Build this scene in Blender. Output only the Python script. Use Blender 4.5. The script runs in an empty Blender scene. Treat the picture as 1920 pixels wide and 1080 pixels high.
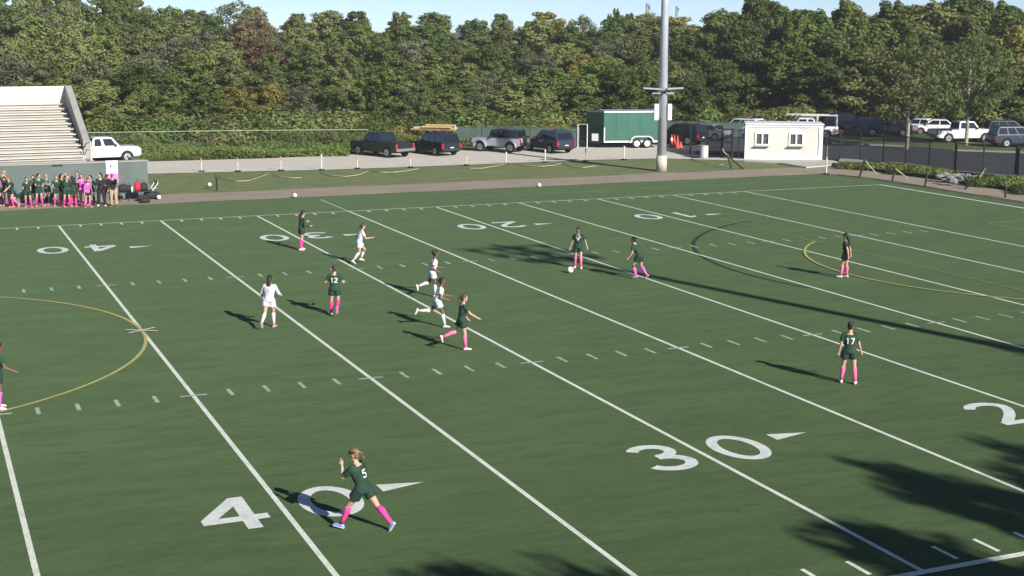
import bpy, bmesh, math, random
import numpy as np
from mathutils import Vector, Matrix
from mathutils.bvhtree import BVHTree
R = math.radians
random.seed(7); rng = np.random.default_rng(7)
sc = bpy.context.scene
COL = sc.collection

# ------------------------------------------------------------------ camera, sky, sun
CAM = Vector((3.1077, -17.7981, 8.9792)); YAW, PITCH, ROLL, F = .4048, .1835, .0029, 2638.1
fwd = Vector((math.sin(YAW)*math.cos(PITCH), math.cos(YAW)*math.cos(PITCH), -math.sin(PITCH)))
rt = Vector((math.cos(YAW), -math.sin(YAW), 0)); up = rt.cross(fwd)
rt, up = math.cos(ROLL)*rt+math.sin(ROLL)*up, -math.sin(ROLL)*rt+math.cos(ROLL)*up
cd = bpy.data.cameras.new('camera'); cam = bpy.data.objects.new('camera', cd); COL.objects.link(cam)
cam.matrix_world = Matrix(((rt.x, up.x, -fwd.x, CAM.x), (rt.y, up.y, -fwd.y, CAM.y), (rt.z, up.z, -fwd.z, CAM.z), (0, 0, 0, 1)))
cd.sensor_width = 36; cd.lens = 36*F/1920; cd.clip_end = 3000; cd.clip_start = .1
sc.camera = cam
SUN_EL, SUN_AZ = 27.5, -75.0
w = bpy.data.worlds.new('World'); sc.world = w; w.use_nodes = True
nt = w.node_tree; nt.nodes.clear()
sky = nt.nodes.new('ShaderNodeTexSky'); sky.sky_type = 'NISHITA'; sky.sun_disc = False
sky.sun_elevation = R(SUN_EL); sky.sun_rotation = R(90-SUN_AZ); sky.air_density = .42; sky.dust_density = .1; sky.ozone_density = 2.0; sky.altitude = 0
bg = nt.nodes.new('ShaderNodeBackground'); bg.inputs['Strength'].default_value = .085
wo = nt.nodes.new('ShaderNodeOutputWorld'); nt.links.new(sky.outputs[0], bg.inputs[0]); nt.links.new(bg.outputs[0], wo.inputs[0])
sl = bpy.data.lights.new('sun', 'SUN'); sl.energy = 5.0; sl.angle = R(.53); sl.color = (1, .95, .86)
so = bpy.data.objects.new('sun', sl); COL.objects.link(so)
sd = Vector((math.cos(R(SUN_AZ))*math.cos(R(SUN_EL)), math.sin(R(SUN_AZ))*math.cos(R(SUN_EL)), math.sin(R(SUN_EL))))
so.rotation_euler = sd.to_track_quat('Z', 'Y').to_euler(); so.location = (0, -40, 60)
vs = sc.view_settings; vs.view_transform = 'Standard'; vs.look = 'None'; vs.gamma = 1; vs.exposure = 0.58; vs.use_curve_mapping = False
sc.render.film_transparent = False

# ------------------------------------------------------------------ helpers
def G(u, v, z=0.0):
    """ground point of the surveyed photograph position (1920x1080) at height z"""
    d = rt*((u-960)/F)+up*((540-v)/F)+fwd
    t = (z-CAM.z)/d.z
    return CAM+d*t
def AT(u, r):
    """point on the bearing of u at horizontal distance r from the camera, z=0"""
    d = rt*((u-960)/F)+up*((540-300)/F)+fwd; d.z = 0; d.normalize()
    return Vector((CAM.x+d.x*r, CAM.y+d.y*r, 0))
def ZT(v, r):   # height that shows at image row v at horizontal distance r
    return CAM.z+(50.5-v)/F*r/math.cos(.25)**0
def T(x=0, y=0, z=0): return Matrix.Translation((x, y, z))
def RZ(a): return Matrix.Rotation(a, 4, 'Z')

class MB:
    def __init__(s): s.v = []; s.f = []; s.M = Matrix()
    def add(s, vs_, fs):
        b = len(s.v); s.v += [tuple(s.M @ Vector(p)) for p in vs_]; s.f += [tuple(b+i for i in f) for f in fs]; return s
    def box(s, c, d, m=None):
        x, y, z = d[0]/2, d[1]/2, d[2]/2
        P = [Vector((i*x, j*y, k*z)) for k in (-1, 1) for j in (-1, 1) for i in (-1, 1)]
        if m is not None: P = [m @ p for p in P]
        P = [p+Vector(c) for p in P]
        return s.add(P, [(0, 2, 3, 1), (4, 5, 7, 6), (0, 1, 5, 4), (2, 6, 7, 3), (0, 4, 6, 2), (1, 3, 7, 5)])
    def tube(s, p, r, n=8, cap=True):
        p = [Vector(a) for a in p]; r = r if isinstance(r, (list, tuple)) else [r]*len(p)
        V = []; Fc = []
        for i, a in enumerate(p):
            t = (p[min(i+1, len(p)-1)]-p[max(i-1, 0)]).normalized()
            ref = Vector((0, 0, 1)) if abs(t.z) < .9 else Vector((0, 1, 0))
            e1 = t.cross(ref).normalized(); e2 = t.cross(e1)
            V += [a+(e1*math.cos(2*math.pi*k/n)+e2*math.sin(2*math.pi*k/n))*r[i] for k in range(n)]
        for i in range(len(p)-1):
            for k in range(n):
                k2 = (k+1) % n; Fc.append((i*n+k, i*n+k2, (i+1)*n+k2, (i+1)*n+k))
        if cap: Fc.append(tuple(range(n))); Fc.append(tuple(reversed(range((len(p)-1)*n, len(p)*n))))
        return s.add(V, Fc)
    def ball(s, c, r, n=10, m=8, R3=None):
        r = r if isinstance(r, (list, tuple)) else (r, r, r); V = []; Fc = []
        for j in range(1, m):
            for k in range(n):
                a = math.pi*j/m; b = 2*math.pi*k/n
                q = Vector((r[0]*math.sin(a)*math.cos(b), r[1]*math.sin(a)*math.sin(b), r[2]*math.cos(a)))
                V.append((R3 @ q if R3 is not None else q)+Vector(c))
        tq = Vector((0, 0, r[2])); bq = -tq
        if R3 is not None: tq = R3 @ tq; bq = R3 @ bq
        V += [tq+Vector(c), bq+Vector(c)]; t = len(V)-2
        for j in range(m-2):
            for k in range(n): k2 = (k+1) % n; Fc.append((j*n+k, (j+1)*n+k, (j+1)*n+k2, j*n+k2))
        for k in range(n):
            k2 = (k+1) % n; Fc.append((t, k, k2)); Fc.append((t+1, (m-2)*n+k2, (m-2)*n+k))
        return s.add(V, Fc)
    def loft(s, rings, n=16):
        """rings: (center, ex, ey) with vectors ex, ey the half axes"""
        V = []; Fc = []
        for c, ex, ey in rings:
            V += [Vector(c)+Vector(ex)*math.cos(2*math.pi*k/n)+Vector(ey)*math.sin(2*math.pi*k/n) for k in range(n)]
        for i in range(len(rings)-1):
            for k in range(n): k2 = (k+1) % n; Fc.append((i*n+k, i*n+k2, (i+1)*n+k2, (i+1)*n+k))
        Fc.append(tuple(reversed(range(n)))); Fc.append(tuple(range((len(rings)-1)*n, len(rings)*n)))
        return s.add(V, Fc)
    def prism(s, poly, y0, y1):   # polygon in x,z extruded along y
        n = len(poly); V = [(p[0], y0, p[1]) for p in poly]+[(p[0], y1, p[1]) for p in poly]
        Fc = [tuple(range(n)), tuple(reversed(range(n, 2*n)))]+[(i, i+n, (i+1) % n+n, (i+1) % n) for i in range(n)]
        return s.add(V, Fc)
    def mesh(s, name):
        me = bpy.data.meshes.new(name); me.from_pydata(s.v, [], s.f)
        bm = bmesh.new(); bm.from_mesh(me); bmesh.ops.recalc_face_normals(bm, faces=bm.faces); bm.to_mesh(me); bm.free()
        return me
    def build(s, name, m, parent=None, smooth=False, bevel=0, kind=None):
        me = s.mesh(name)
        if bevel:
            bm = bmesh.new(); bm.from_mesh(me)
            es = [e for e in bm.edges if len(e.link_faces) == 2 and e.calc_face_angle(0) > .5]
            try: bmesh.ops.bevel(bm, geom=es, offset=bevel, segments=2, affect='EDGES', clamp_overlap=True)
            except Exception: pass
            bm.to_mesh(me); bm.free()
        if smooth: me.polygons.foreach_set('use_smooth', [True]*len(me.polygons))
        return link(name, me, m, parent, kind)
def link(name, me, m, parent=None, kind=None):
    if m is not None and len(me.materials) == 0: me.materials.append(m)
    o = bpy.data.objects.new(name, me); COL.objects.link(o)
    if parent is not None: o.parent = parent
    if kind: o['kind'] = kind
    return o
def tag(o, label, cat, group=None):
    o['label'] = label; o['category'] = cat
    if group: o['group'] = group
    return o
def thing(name, label, cat, loc=(0, 0, 0), rz=0, group=None):
    o = bpy.data.objects.new(name, None); COL.objects.link(o); o.location = loc; o.rotation_euler = (0, 0, rz); o.empty_display_size = .3
    return tag(o, label, cat, group)
def copy_tree(o, parent=None):
    c = o.copy(); COL.objects.link(c)
    if parent is not None: c.parent = parent
    for ch in list(o.children): copy_tree(ch, c)
    return c

# ------------------------------------------------------------------ materials
MATS = {}
def mat(name, col, rough=.7, metal=0, var=.12, scale=3.0, bump=0.0, col2=None, spec=.5, coat=0, sheen=0, coord='Object', detail=4):
    if name in MATS: return MATS[name]
    m = bpy.data.materials.new(name); m.use_nodes = True; n = m.node_tree; b = n.nodes['Principled BSDF']
    c1 = tuple(col)+(1,); c2 = tuple(col2)+(1,) if col2 else tuple(max(0, c*(1-var)) for c in col)+(1,)
    tc = n.nodes.new('ShaderNodeTexCoord'); no = n.nodes.new('ShaderNodeTexNoise'); no.inputs['Scale'].default_value = scale; no.inputs['Detail'].default_value = detail
    n.links.new(tc.outputs[coord], no.inputs['Vector'])
    cr = n.nodes.new('ShaderNodeMapRange'); cr.inputs[1].default_value = .35; cr.inputs[2].default_value = .65
    n.links.new(no.outputs['Fac'], cr.inputs[0])
    mx = n.nodes.new('ShaderNodeMix'); mx.data_type = 'RGBA'; mx.inputs[6].default_value = c1; mx.inputs[7].default_value = c2
    n.links.new(cr.outputs[0], mx.inputs[0]); n.links.new(mx.outputs[2], b.inputs['Base Color'])
    b.inputs['Roughness'].default_value = rough; b.inputs['Metallic'].default_value = metal; b.inputs['Specular IOR Level'].default_value = spec
    b.inputs['Coat Weight'].default_value = coat; b.inputs['Sheen Weight'].default_value = sheen
    if bump:
        bp = n.nodes.new('ShaderNodeBump'); bp.inputs['Strength'].default_value = bump; bp.inputs['Distance'].default_value = .05
        no2 = n.nodes.new('ShaderNodeTexNoise'); no2.inputs['Scale'].default_value = scale*6; no2.inputs['Detail'].default_value = 4
        n.links.new(tc.outputs[coord], no2.inputs['Vector']); n.links.new(no2.outputs['Fac'], bp.inputs['Height']); n.links.new(bp.outputs[0], b.inputs['Normal'])
    MATS[name] = m; return m

def ground_mat(name, layers, rough=.9, sheen=0, sheen_tint=(1, 1, 1), bump=.4, bscale=14, spec=.3):
    """layers: base colour then (colour, noise scale, lo, hi, amount, stretch)"""
    m = bpy.data.materials.new(name); m.use_nodes = True; n = m.node_tree; b = n.nodes['Principled BSDF']
    g = n.nodes.new('ShaderNodeNewGeometry'); last = None
    rgb = n.nodes.new('ShaderNodeRGB'); rgb.outputs[0].default_value = tuple(layers[0])+(1,); last = rgb.outputs[0]
    for i, (c, s, lo, hi, amt, st) in enumerate(layers[1:]):
        mp = n.nodes.new('ShaderNodeMapping'); mp.inputs['Scale'].default_value = (st[0], st[1], 1); mp.inputs['Location'].default_value = (i*13.7, i*5.1, i*3)
        mp.inputs['Rotation'].default_value = (0, 0, R(st[2]) if len(st) > 2 else 0)
        no = n.nodes.new('ShaderNodeTexNoise'); no.inputs['Scale'].default_value = s; no.inputs['Detail'].default_value = 6; no.inputs['Roughness'].default_value = .6
        mr = n.nodes.new('ShaderNodeMapRange'); mr.inputs[1].default_value = lo; mr.inputs[2].default_value = hi; mr.inputs[4].default_value = amt
        mx = n.nodes.new('ShaderNodeMix'); mx.data_type = 'RGBA'; mx.inputs[7].default_value = tuple(c)+(1,)
        n.links.new(g.outputs['Position'], mp.inputs[0]); n.links.new(mp.outputs[0], no.inputs['Vector']); n.links.new(no.outputs['Fac'], mr.inputs[0])
        n.links.new(mr.outputs[0], mx.inputs[0]); n.links.new(last, mx.inputs[6]); last = mx.outputs[2]
    n.links.new(last, b.inputs['Base Color']); b.inputs['Roughness'].default_value = rough; b.inputs['Specular IOR Level'].default_value = spec
    b.inputs['Sheen Weight'].default_value = sheen; b.inputs['Sheen Tint'].default_value = tuple(sheen_tint)+(1,); b.inputs['Sheen Roughness'].default_value = .5
    no = n.nodes.new('ShaderNodeTexNoise'); no.inputs['Scale'].default_value = bscale; no.inputs['Detail'].default_value = 5
    bp = n.nodes.new('ShaderNodeBump'); bp.inputs['Strength'].default_value = bump; bp.inputs['Distance'].default_value = .04
    n.links.new(g.outputs['Position'], no.inputs['Vector']); n.links.new(no.outputs['Fac'], bp.inputs['Height']); n.links.new(bp.outputs[0], b.inputs['Normal'])
    MATS[name] = m; return m

def leaf_mat(name, c1, c2, c3):
    m = bpy.data.materials.new(name); m.use_nodes = True; n = m.node_tree; b = n.nodes['Principled BSDF']
    g = n.nodes.new('ShaderNodeNewGeometry'); oi = n.nodes.new('ShaderNodeObjectInfo')
    no = n.nodes.new('ShaderNodeTexNoise'); no.inputs['Scale'].default_value = .45; no.inputs['Detail'].default_value = 3
    n.links.new(g.outputs['Position'], no.inputs['Vector'])
    a = n.nodes.new('ShaderNodeMix'); a.data_type = 'RGBA'; a.inputs[6].default_value = c1+(1,); a.inputs[7].default_value = c2+(1,)
    mr = n.nodes.new('ShaderNodeMapRange'); mr.inputs[1].default_value = .4; mr.inputs[2].default_value = .6
    n.links.new(no.outputs['Fac'], mr.inputs[0]); n.links.new(mr.outputs[0], a.inputs[0])
    c = n.nodes.new('ShaderNodeMix'); c.data_type = 'RGBA'; c.inputs[7].default_value = c3+(1,)
    ri = n.nodes.new('ShaderNodeMath'); ri.operation = 'MULTIPLY'; ri.inputs[1].default_value = .55
    n.links.new(g.outputs['Random Per Island'], ri.inputs[0]); n.links.new(ri.outputs[0], c.inputs[0]); n.links.new(a.outputs[2], c.inputs[6])
    hs = n.nodes.new('ShaderNodeHueSaturation')
    m1 = n.nodes.new('ShaderNodeMapRange'); m1.inputs[3].default_value = .482; m1.inputs[4].default_value = .512
    m2 = n.nodes.new('ShaderNodeMapRange'); m2.inputs[3].default_value = .7; m2.inputs[4].default_value = 1.25
    rr = n.nodes.new('ShaderNodeMath'); rr.operation = 'FRACT'; r2 = n.nodes.new('ShaderNodeMath'); r2.operation = 'MULTIPLY'; r2.inputs[1].default_value = 7.31
    n.links.new(oi.outputs['Random'], m1.inputs[0]); n.links.new(oi.outputs['Random'], r2.inputs[0]); n.links.new(r2.outputs[0], rr.inputs[0]); n.links.new(rr.outputs[0], m2.inputs[0])
    n.links.new(m1.outputs[0], hs.inputs['Hue']); n.links.new(m2.outputs[0], hs.inputs['Value']); n.links.new(c.outputs[2], hs.inputs['Color'])
    n.links.new(hs.outputs[0], b.inputs['Base Color']); b.inputs['Roughness'].default_value = .65; b.inputs['Specular IOR Level'].default_value = .25
    tr = n.nodes.new('ShaderNodeBsdfTranslucent'); n.links.new(hs.outputs[0], tr.inputs[0])
    ms = n.nodes.new('ShaderNodeMixShader'); ms.inputs[0].default_value = .36
    n.links.new(b.outputs[0], ms.inputs[1]); n.links.new(tr.outputs[0], ms.inputs[2]); n.links.new(ms.outputs[0], n.nodes['Material Output'].inputs[0])
    MATS[name] = m; return m

M_TURF = ground_mat('turf', [(.0300, .0595, .0165), ((.043, .078, .022), .22, .38, .60, .9, (1, 2.2, 12)), ((.0195, .0415, .0105), .9, .45, .60, .85, (.5, 1.8, 8)), ((.043, .076, .021), 3.5, .46, .68, .7, (.7, 1.6)),
                             ((.013, .030, .008), 2.3, .54, .68, .75, (.5, 1.6, 30)), ((.055, .090, .028), 17, .50, .70, .65, (1, 1)), ((.007, .016, .005), 34, .52, .70, .75, (1, 1))], rough=.95, sheen=.13, sheen_tint=(.52, .76, .42), bump=.6, bscale=40, spec=.12)
M_GRASS = ground_mat('rough_grass', [(.13, .175, .062), ((.19, .195, .085), .5, .42, .6, .9, (1, 2)), ((.075, .12, .04), 1.7, .45, .65, .8, (.6, 2)), ((.20, .18, .10), 5, .55, .72, .6, (1, 1.5))], bump=.8, bscale=9)
M_MEADOW = ground_mat('meadow', [(.05, .075, .022), ((.09, .095, .04), .12, .42, .6, .9, (1, 1)), ((.03, .055, .016), .6, .45, .65, .8, (1, 1))], bump=.8, bscale=3)
M_CINDER = ground_mat('cinder', [(.33, .27, .215), ((.25, .21, .16), .8, .4, .6, .8, (.5, 2)), ((.12, .12, .07), 3, .52, .68, .5, (1, 2)), ((.25, .20, .16), 12, .55, .7, .6, (1, 1))], bump=.6, bscale=20)
M_GRAVEL = ground_mat('gravel', [(.56, .53, .46), ((.50, .47, .40), .5, .42, .62, .8, (.4, 2)), ((.68, .66, .60), 4, .5, .7, .6, (1, 1)), ((.36, .32, .27), 14, .56, .72, .6, (1, 1))], bump=.7, bscale=18)
M_ASPH = ground_mat('asphalt', [(.060, .066, .075), ((.085, .088, .092), .4, .42, .6, .7, (1, 1)), ((.04, .042, .046), 9, .5, .7, .6, (1, 1))], rough=.75, bump=.3, bscale=30)
M_CONC = ground_mat('concrete', [(.44, .43, .39), ((.36, .345, .31), .9, .45, .62, .7, (1, 1)), ((.28, .26, .23), 5, .55, .75, .5, (1, 1))], bump=.3, bscale=20)
M_WHITE_PAINT = ground_mat('field_paint', [(.72, .75, .68), ((.46, .52, .42), 2.2, .45, .7, .6, (1, 1)), ((.24, .32, .20), 24, .48, .70, .75, (1, 1))], rough=.8, bump=.35, bscale=30)
M_WORN_PAINT = ground_mat('worn_paint', [(.38, .45, .34), ((.20, .27, .16), 2.2, .4, .65, .8, (1, 1))], rough=.85, bump=.35, bscale=30)
M_NUM_PAINT = ground_mat('number_paint', [(.66, .69, .67), ((.48, .53, .50), 3, .45, .65, .7, (1, 1)), ((.28, .35, .27), 24, .50, .72, .7, (1, 1))], rough=.8, bump=.35, bscale=30)
M_YELLOW = ground_mat('yellow_paint', [(.42, .38, .13), ((.28, .28, .10), 3, .45, .65, .6, (1, 1))], rough=.85, bump=.35, bscale=30)
M_YWORN = ground_mat('yellow_worn', [(.19, .24, .10), ((.12, .17, .065), 3, .45, .65, .7, (1, 1))], rough=.85, bump=.35, bscale=30)
M_DARKP = ground_mat('dark_green_paint', [(.014, .034, .012), ((.02, .045, .015), 3, .45, .65, .7, (1, 1))], rough=.85, bump=.35, bscale=30)

# ------------------------------------------------------------------ the setting: ground sheets
def sheet(name, pts, z, m, parent=None, kind='structure', sub=0):
    me = bpy.data.meshes.new(name); me.from_pydata([(p[0], p[1], z) for p in pts], [], [tuple(range(len(pts)))])
    bm = bmesh.new(); bm.from_mesh(me); bmesh.ops.recalc_face_normals(bm, faces=bm.faces)
    if bm.faces and list(bm.faces)[0].normal.z < 0: bmesh.ops.reverse_faces(bm, faces=bm.faces)
    bm.to_mesh(me); bm.free()
    return link(name, me, m, parent, kind)
def hz(r, az):   # gentle rise of the land beyond the wood edge
    t = min(max((r-116)/90, 0), 1); return 3.2*t*t*(3-2*t)
def ground_grid():
    V = []; Fc = []; rs = [0, 40, 80, 105, 116, 125, 135, 145, 160, 175, 190, 206, 260, 400, 1400]; n = 72
    for r in rs:
        for k in range(n):
            a = 2*math.pi*k/n; x = CAM.x+r*math.cos(a); y = CAM.y+r*math.sin(a)
            front = max(0, math.sin(a+.1))
            V.append((x, y, -.03+hz(r, a)*min(1, front*2)))
    for i in range(len(rs)-1):
        for k in range(n):
            k2 = (k+1) % n
            Fc.append((i*n+k, i*n+k2, (i+1)*n+k2, (i+1)*n+k))
    me = bpy.data.meshes.new('ground'); me.from_pydata(V, [], Fc)
    bm = bmesh.new(); bm.from_mesh(me); bmesh.ops.remove_doubles(bm, verts=bm.verts, dist=.001); bmesh.ops.recalc_face_normals(bm, faces=bm.faces); bm.to_mesh(me); bm.free()
    return link('ground', me, M_MEADOW, None, 'structure')
ground_grid()
def wob(p0, p1, n, a, seed):
    rr = random.Random(seed); p0 = Vector(p0[:2]); p1 = Vector(p1[:2]); out = []
    nn = (p1-p0).normalized(); nn = Vector((-nn.y, nn.x))
    for i in range(n+1): out.append(tuple(p0.lerp(p1, i/n)+nn*rr.uniform(-a, a)))
    return out
sheet('grass_verge', [(-60, 58.9), (60.5, 58.9), (62, 62), (57.5, 66), (52, 70)]+wob((50, 70.6), (-60, 70.6), 60, .25, 3), -.018, M_GRASS)
sheet('cinder_track', wob((-60, 55.5), (55.6, 55.5), 60, .08, 1)+[(56.6, 53.6)]+wob((57.0, 49), (56.6, -30), 40, .08, 2)+wob((59.6, -30), (59.9, 45.5), 40, .15, 4)+[(60.3, 52.5), (60.8, 58)]+wob((58, 59.5), (-60, 59.1), 60, .18, 5), -.012, M_CINDER)
turf = sheet('turf_field', [(-75, -14), (56.2, -14), (56.2, 49), (56.0, 53), (55.0, 55.4), (-75, 55.4)], 0, M_TURF)
gr = [G(-40, 331), G(276, 326), G(480, 321), G(603, 318.5), G(770, 313), G(950, 306), G(1100, 300), G(1240, 297), G(1396, 301), G(1470, 306), G(1560, 310), G(1570, 303), G(1545, 298), G(1400, 290), G(1290, 283), G(1262, 272), G(1100, 271), G(880, 281), G(650, 290), G(500, 297), G(276, 303), G(-40, 308)]
sheet('gravel_road', [tuple(p[:2]) for p in gr], .004, M_GRAVEL)
asph = [G(1250, 283), G(1300, 297), G(1380, 294.5), G(1480, 299), G(1560, 300.5), G(1640, 304.5), G(1700, 309), G(1760, 318), G(1840, 329), G(2300, 352), G(2300, 288), G(1920, 287), G(1790, 283), G(1700, 276), G(1590, 269), G(1500, 266), G(1300, 262), G(1245, 262)]
sheet('driveway', [tuple(p[:2]) for p in asph], .012, M_ASPH)
lot = [G(1230, 262), G(1500, 266), G(1590, 260), G(1660, 254), G(1750, 258), G(1850, 269), G(1950, 272), G(2300, 276), G(2300, 235), G(1920, 232), G(1400, 232), G(1230, 238)]
sheet('parking_lot', [tuple(p[:2]) for p in lot], .008, M_ASPH)
isl = [G(1560, 271), G(1700, 277), G(1790, 284), G(1920, 288), G(2200, 290), G(2200, 276), G(1950, 273), G(1850, 270), G(1750, 259), G(1660, 255), G(1610, 259)]
sheet('grass_island', [tuple(p[:2]) for p in isl], .018, M_GRASS)
# concrete kerbs
def ribbon_solid(name, pts, wd, h, m, z0=-.02, kind='structure'):
    b = MB(); n = len(pts); V = []
    for i, p in enumerate(pts):
        p = Vector(p[:2]); a = Vector(pts[max(i-1, 0)][:2]); c = Vector(pts[min(i+1, n-1)][:2]); t = (c-a).normalized(); nn = Vector((-t.y, t.x))*wd/2
        for q in (p+nn, p-nn): V += [(q.x, q.y, z0), (q.x, q.y, h)]
    Fc = []
    for i in range(n-1):
        o = i*4; Fc += [(o+1, o+5, o+7, o+3), (o, o+1, o+5, o+4), (o+2, o+3, o+7, o+6)]
    Fc += [(0, 1, 3, 2), ((n-1)*4, (n-1)*4+1, (n-1)*4+3, (n-1)*4+2)]
    b.add(V, Fc); o = b.build(name, m); o['kind'] = kind; return o
ribbon_solid('kerb', [G(1575, 301.5), G(1640, 305.5), G(1700, 310), G(1745, 317), G(1790, 324), G(1860, 331), G(2050, 342)], .3, .14, M_CONC)
ribbon_solid('kerb', [G(1560, 270), G(1700, 276), G(1790, 283.3), G(1920, 287.5), G(2150, 289.5)], .22, .13, M_CONC)
ribbon_solid('kerb', [G(1855, 272), G(1950, 274), G(2200, 277)], .2, .13, M_CONC)
sheet('concrete_pad', [tuple(G(u, v)[:2]) for u, v in ((1390, 301), (1470, 306), (1510, 313), (1580, 311), (1562, 301), (1540, 300))], .02, M_CONC)
ribbon_solid('path_edge', [G(1396, 303), G(1460, 307), G(1512, 314.5), G(1556, 311)], .18, .07, M_CONC)

# ------------------------------------------------------------------ field markings (parts of the turf)
W = 48.768
def yl(n): return (50-n)*.9144
def rect(name, x0, x1, y0, y1, z, m):
    o = sheet(name, [(x0, y0), (x1, y0), (x1, y1), (x0, y1)], z, m, turf, None); return o
lw = .105
for n in (50, 45, 40, 35, 30, 25, 20, 15, 10, 5, 0):
    rect('yard_line', yl(n)-lw/2, yl(n)+lw/2, .05 if n else 0, W-.05, .005, M_WHITE_PAINT)
rect('yard_line_extension', yl(25)-.05, yl(25)+.05, W+.06, W+5.2, .005, M_WORN_PAINT)
rect('sideline', -60, yl(-10), W-.05, W+.05, .017, M_WORN_PAINT if 0 else M_WHITE_PAINT)
rect('sideline', -60, 70, -.08, .08, .017, M_WHITE_PAINT)
rect('goal_line', yl(-10)-.10, yl(-10)+.10, -6, W+.05, .021, M_YELLOW.copy() if 0 else MATS['field_paint'])
rect('touchline', 30, yl(-10)-.07, W+3.3, W+3.4, .005, M_YWORN)
rect('goal_line_extension', yl(-10)-.05, yl(-10)+.05, W+.07, W+3.3, .009, M_YWORN)
for i in range(1, 66):
    x = 54.0*.9144-(i-1)*.9144-3.657   # one tick a yard, from the goal line leftwards
    x = yl(0)-i*.9144
    if x < -6: break
    if i % 5 == 0: continue
    rect('yard_tick', x-.045, x+.045, W-.62, W-.10, .005, M_WHITE_PAINT)
    rect('yard_tick', x-.045, x+.045, .28, .92, .005, M_WHITE_PAINT)
    for yc in (W/3, 2*W/3): rect('hash_mark', x-.05, x+.05, yc-.32, yc+.32, .005, M_WORN_PAINT)
for n in (45, 40, 35, 30, 25, 20, 15, 10, 5):
    for yc in (W/3, 2*W/3): rect('hash_cross', yl(n)-.33, yl(n)+.33, yc-.05, yc+.05, .009, M_WORN_PAINT)
def arc(name, cx, cy, r, a0, a1, wd, z, m, n=64):
    V = []; Fc = []
    for i in range(n+1):
        a = R(a0+(a1-a0)*i/n); V += [(cx+(r-wd/2)*math.cos(a), cy+(r-wd/2)*math.sin(a), z), (cx+(r+wd/2)*math.cos(a), cy+(r+wd/2)*math.sin(a), z)]
        if i: k = 2*i; Fc.append((k-2, k-1, k+1, k))
    b = MB(); b.add(V, Fc); me = bpy.data.meshes.new(name); me.from_pydata(b.v, [], b.f); return link(name, me, m, turf)
arc('centre_circle', 0, W/2, 9.144, -180, 180, .10, .013, M_YELLOW, 128)
for a in (-32, 0, 32):   # cross mark at the 40-yard line
    c, s_ = math.cos(R(a)), math.sin(R(a)); L_ = .5
    if a == 0: continue
    V = [(9.144+dx*c-dy*s_, W/2+dx*s_+dy*c) for dx, dy in ((-L_, -.04), (L_, -.04), (L_, .04), (-L_, .04))]
    sheet('cross_mark', V, .025+abs(a)*.0001+(a > 0)*.004, M_WHITE_PAINT, turf, None)
GX = yl(-10)
rect('penalty_area_line', GX-16.46-.045, GX-16.46+.045, W/2-20.12, W/2+20.12, .013, M_YWORN)
rect('penalty_area_side', GX-16.40, GX-.08, W/2+20.07, W/2+20.16, .013, M_YWORN)
rect('penalty_area_side', GX-16.40, GX-.08, W/2-20.16, W/2-20.07, .013, M_YWORN)
arc('penalty_arc', GX-10.97, W/2, 9.144, 127, 233, .10, .029, M_YELLOW, 40)
rect('goal_area_line', GX-5.49-.04, GX-5.49+.04, W/2-9.15, W/2+9.15, .005, M_YWORN)
rect('goal_area_side', GX-5.44, GX-.08, W/2+9.1, W/2+9.18, .005, M_YWORN)
arc('faded_arc', 44.3, 26.3, 13.0, 112, 196, .17, .001+.002, M_DARKP, 60)
def stroke(pts, wd, closed=False):
    n = len(pts); V = []; Fc = []
    for i, p in enumerate(pts):
        a = Vector(pts[(i-1) % n if closed else max(i-1, 0)]); c = Vector(pts[(i+1) % n if closed else min(i+1, n-1)])
        t = (c-a).normalized(); nn = Vector((-t.y, t.x))*(wd(i/(n-1)) if callable(wd) else wd)/2; p = Vector(p)
        V += [tuple(p+nn), tuple(p-nn)]
    m_ = n if closed else n-1
    for i in range(m_): j = (i+1) % n; Fc.append((2*i, 2*i+1, 2*j+1, 2*j))
    return V, Fc
def ell(cx, cy, rx, ry, a0, a1, n=20): return [(cx+rx*math.cos(R(a0+(a1-a0)*i/n)), cy+ry*math.sin(R(a0+(a1-a0)*i/n))) for i in range(n+1)]
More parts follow.
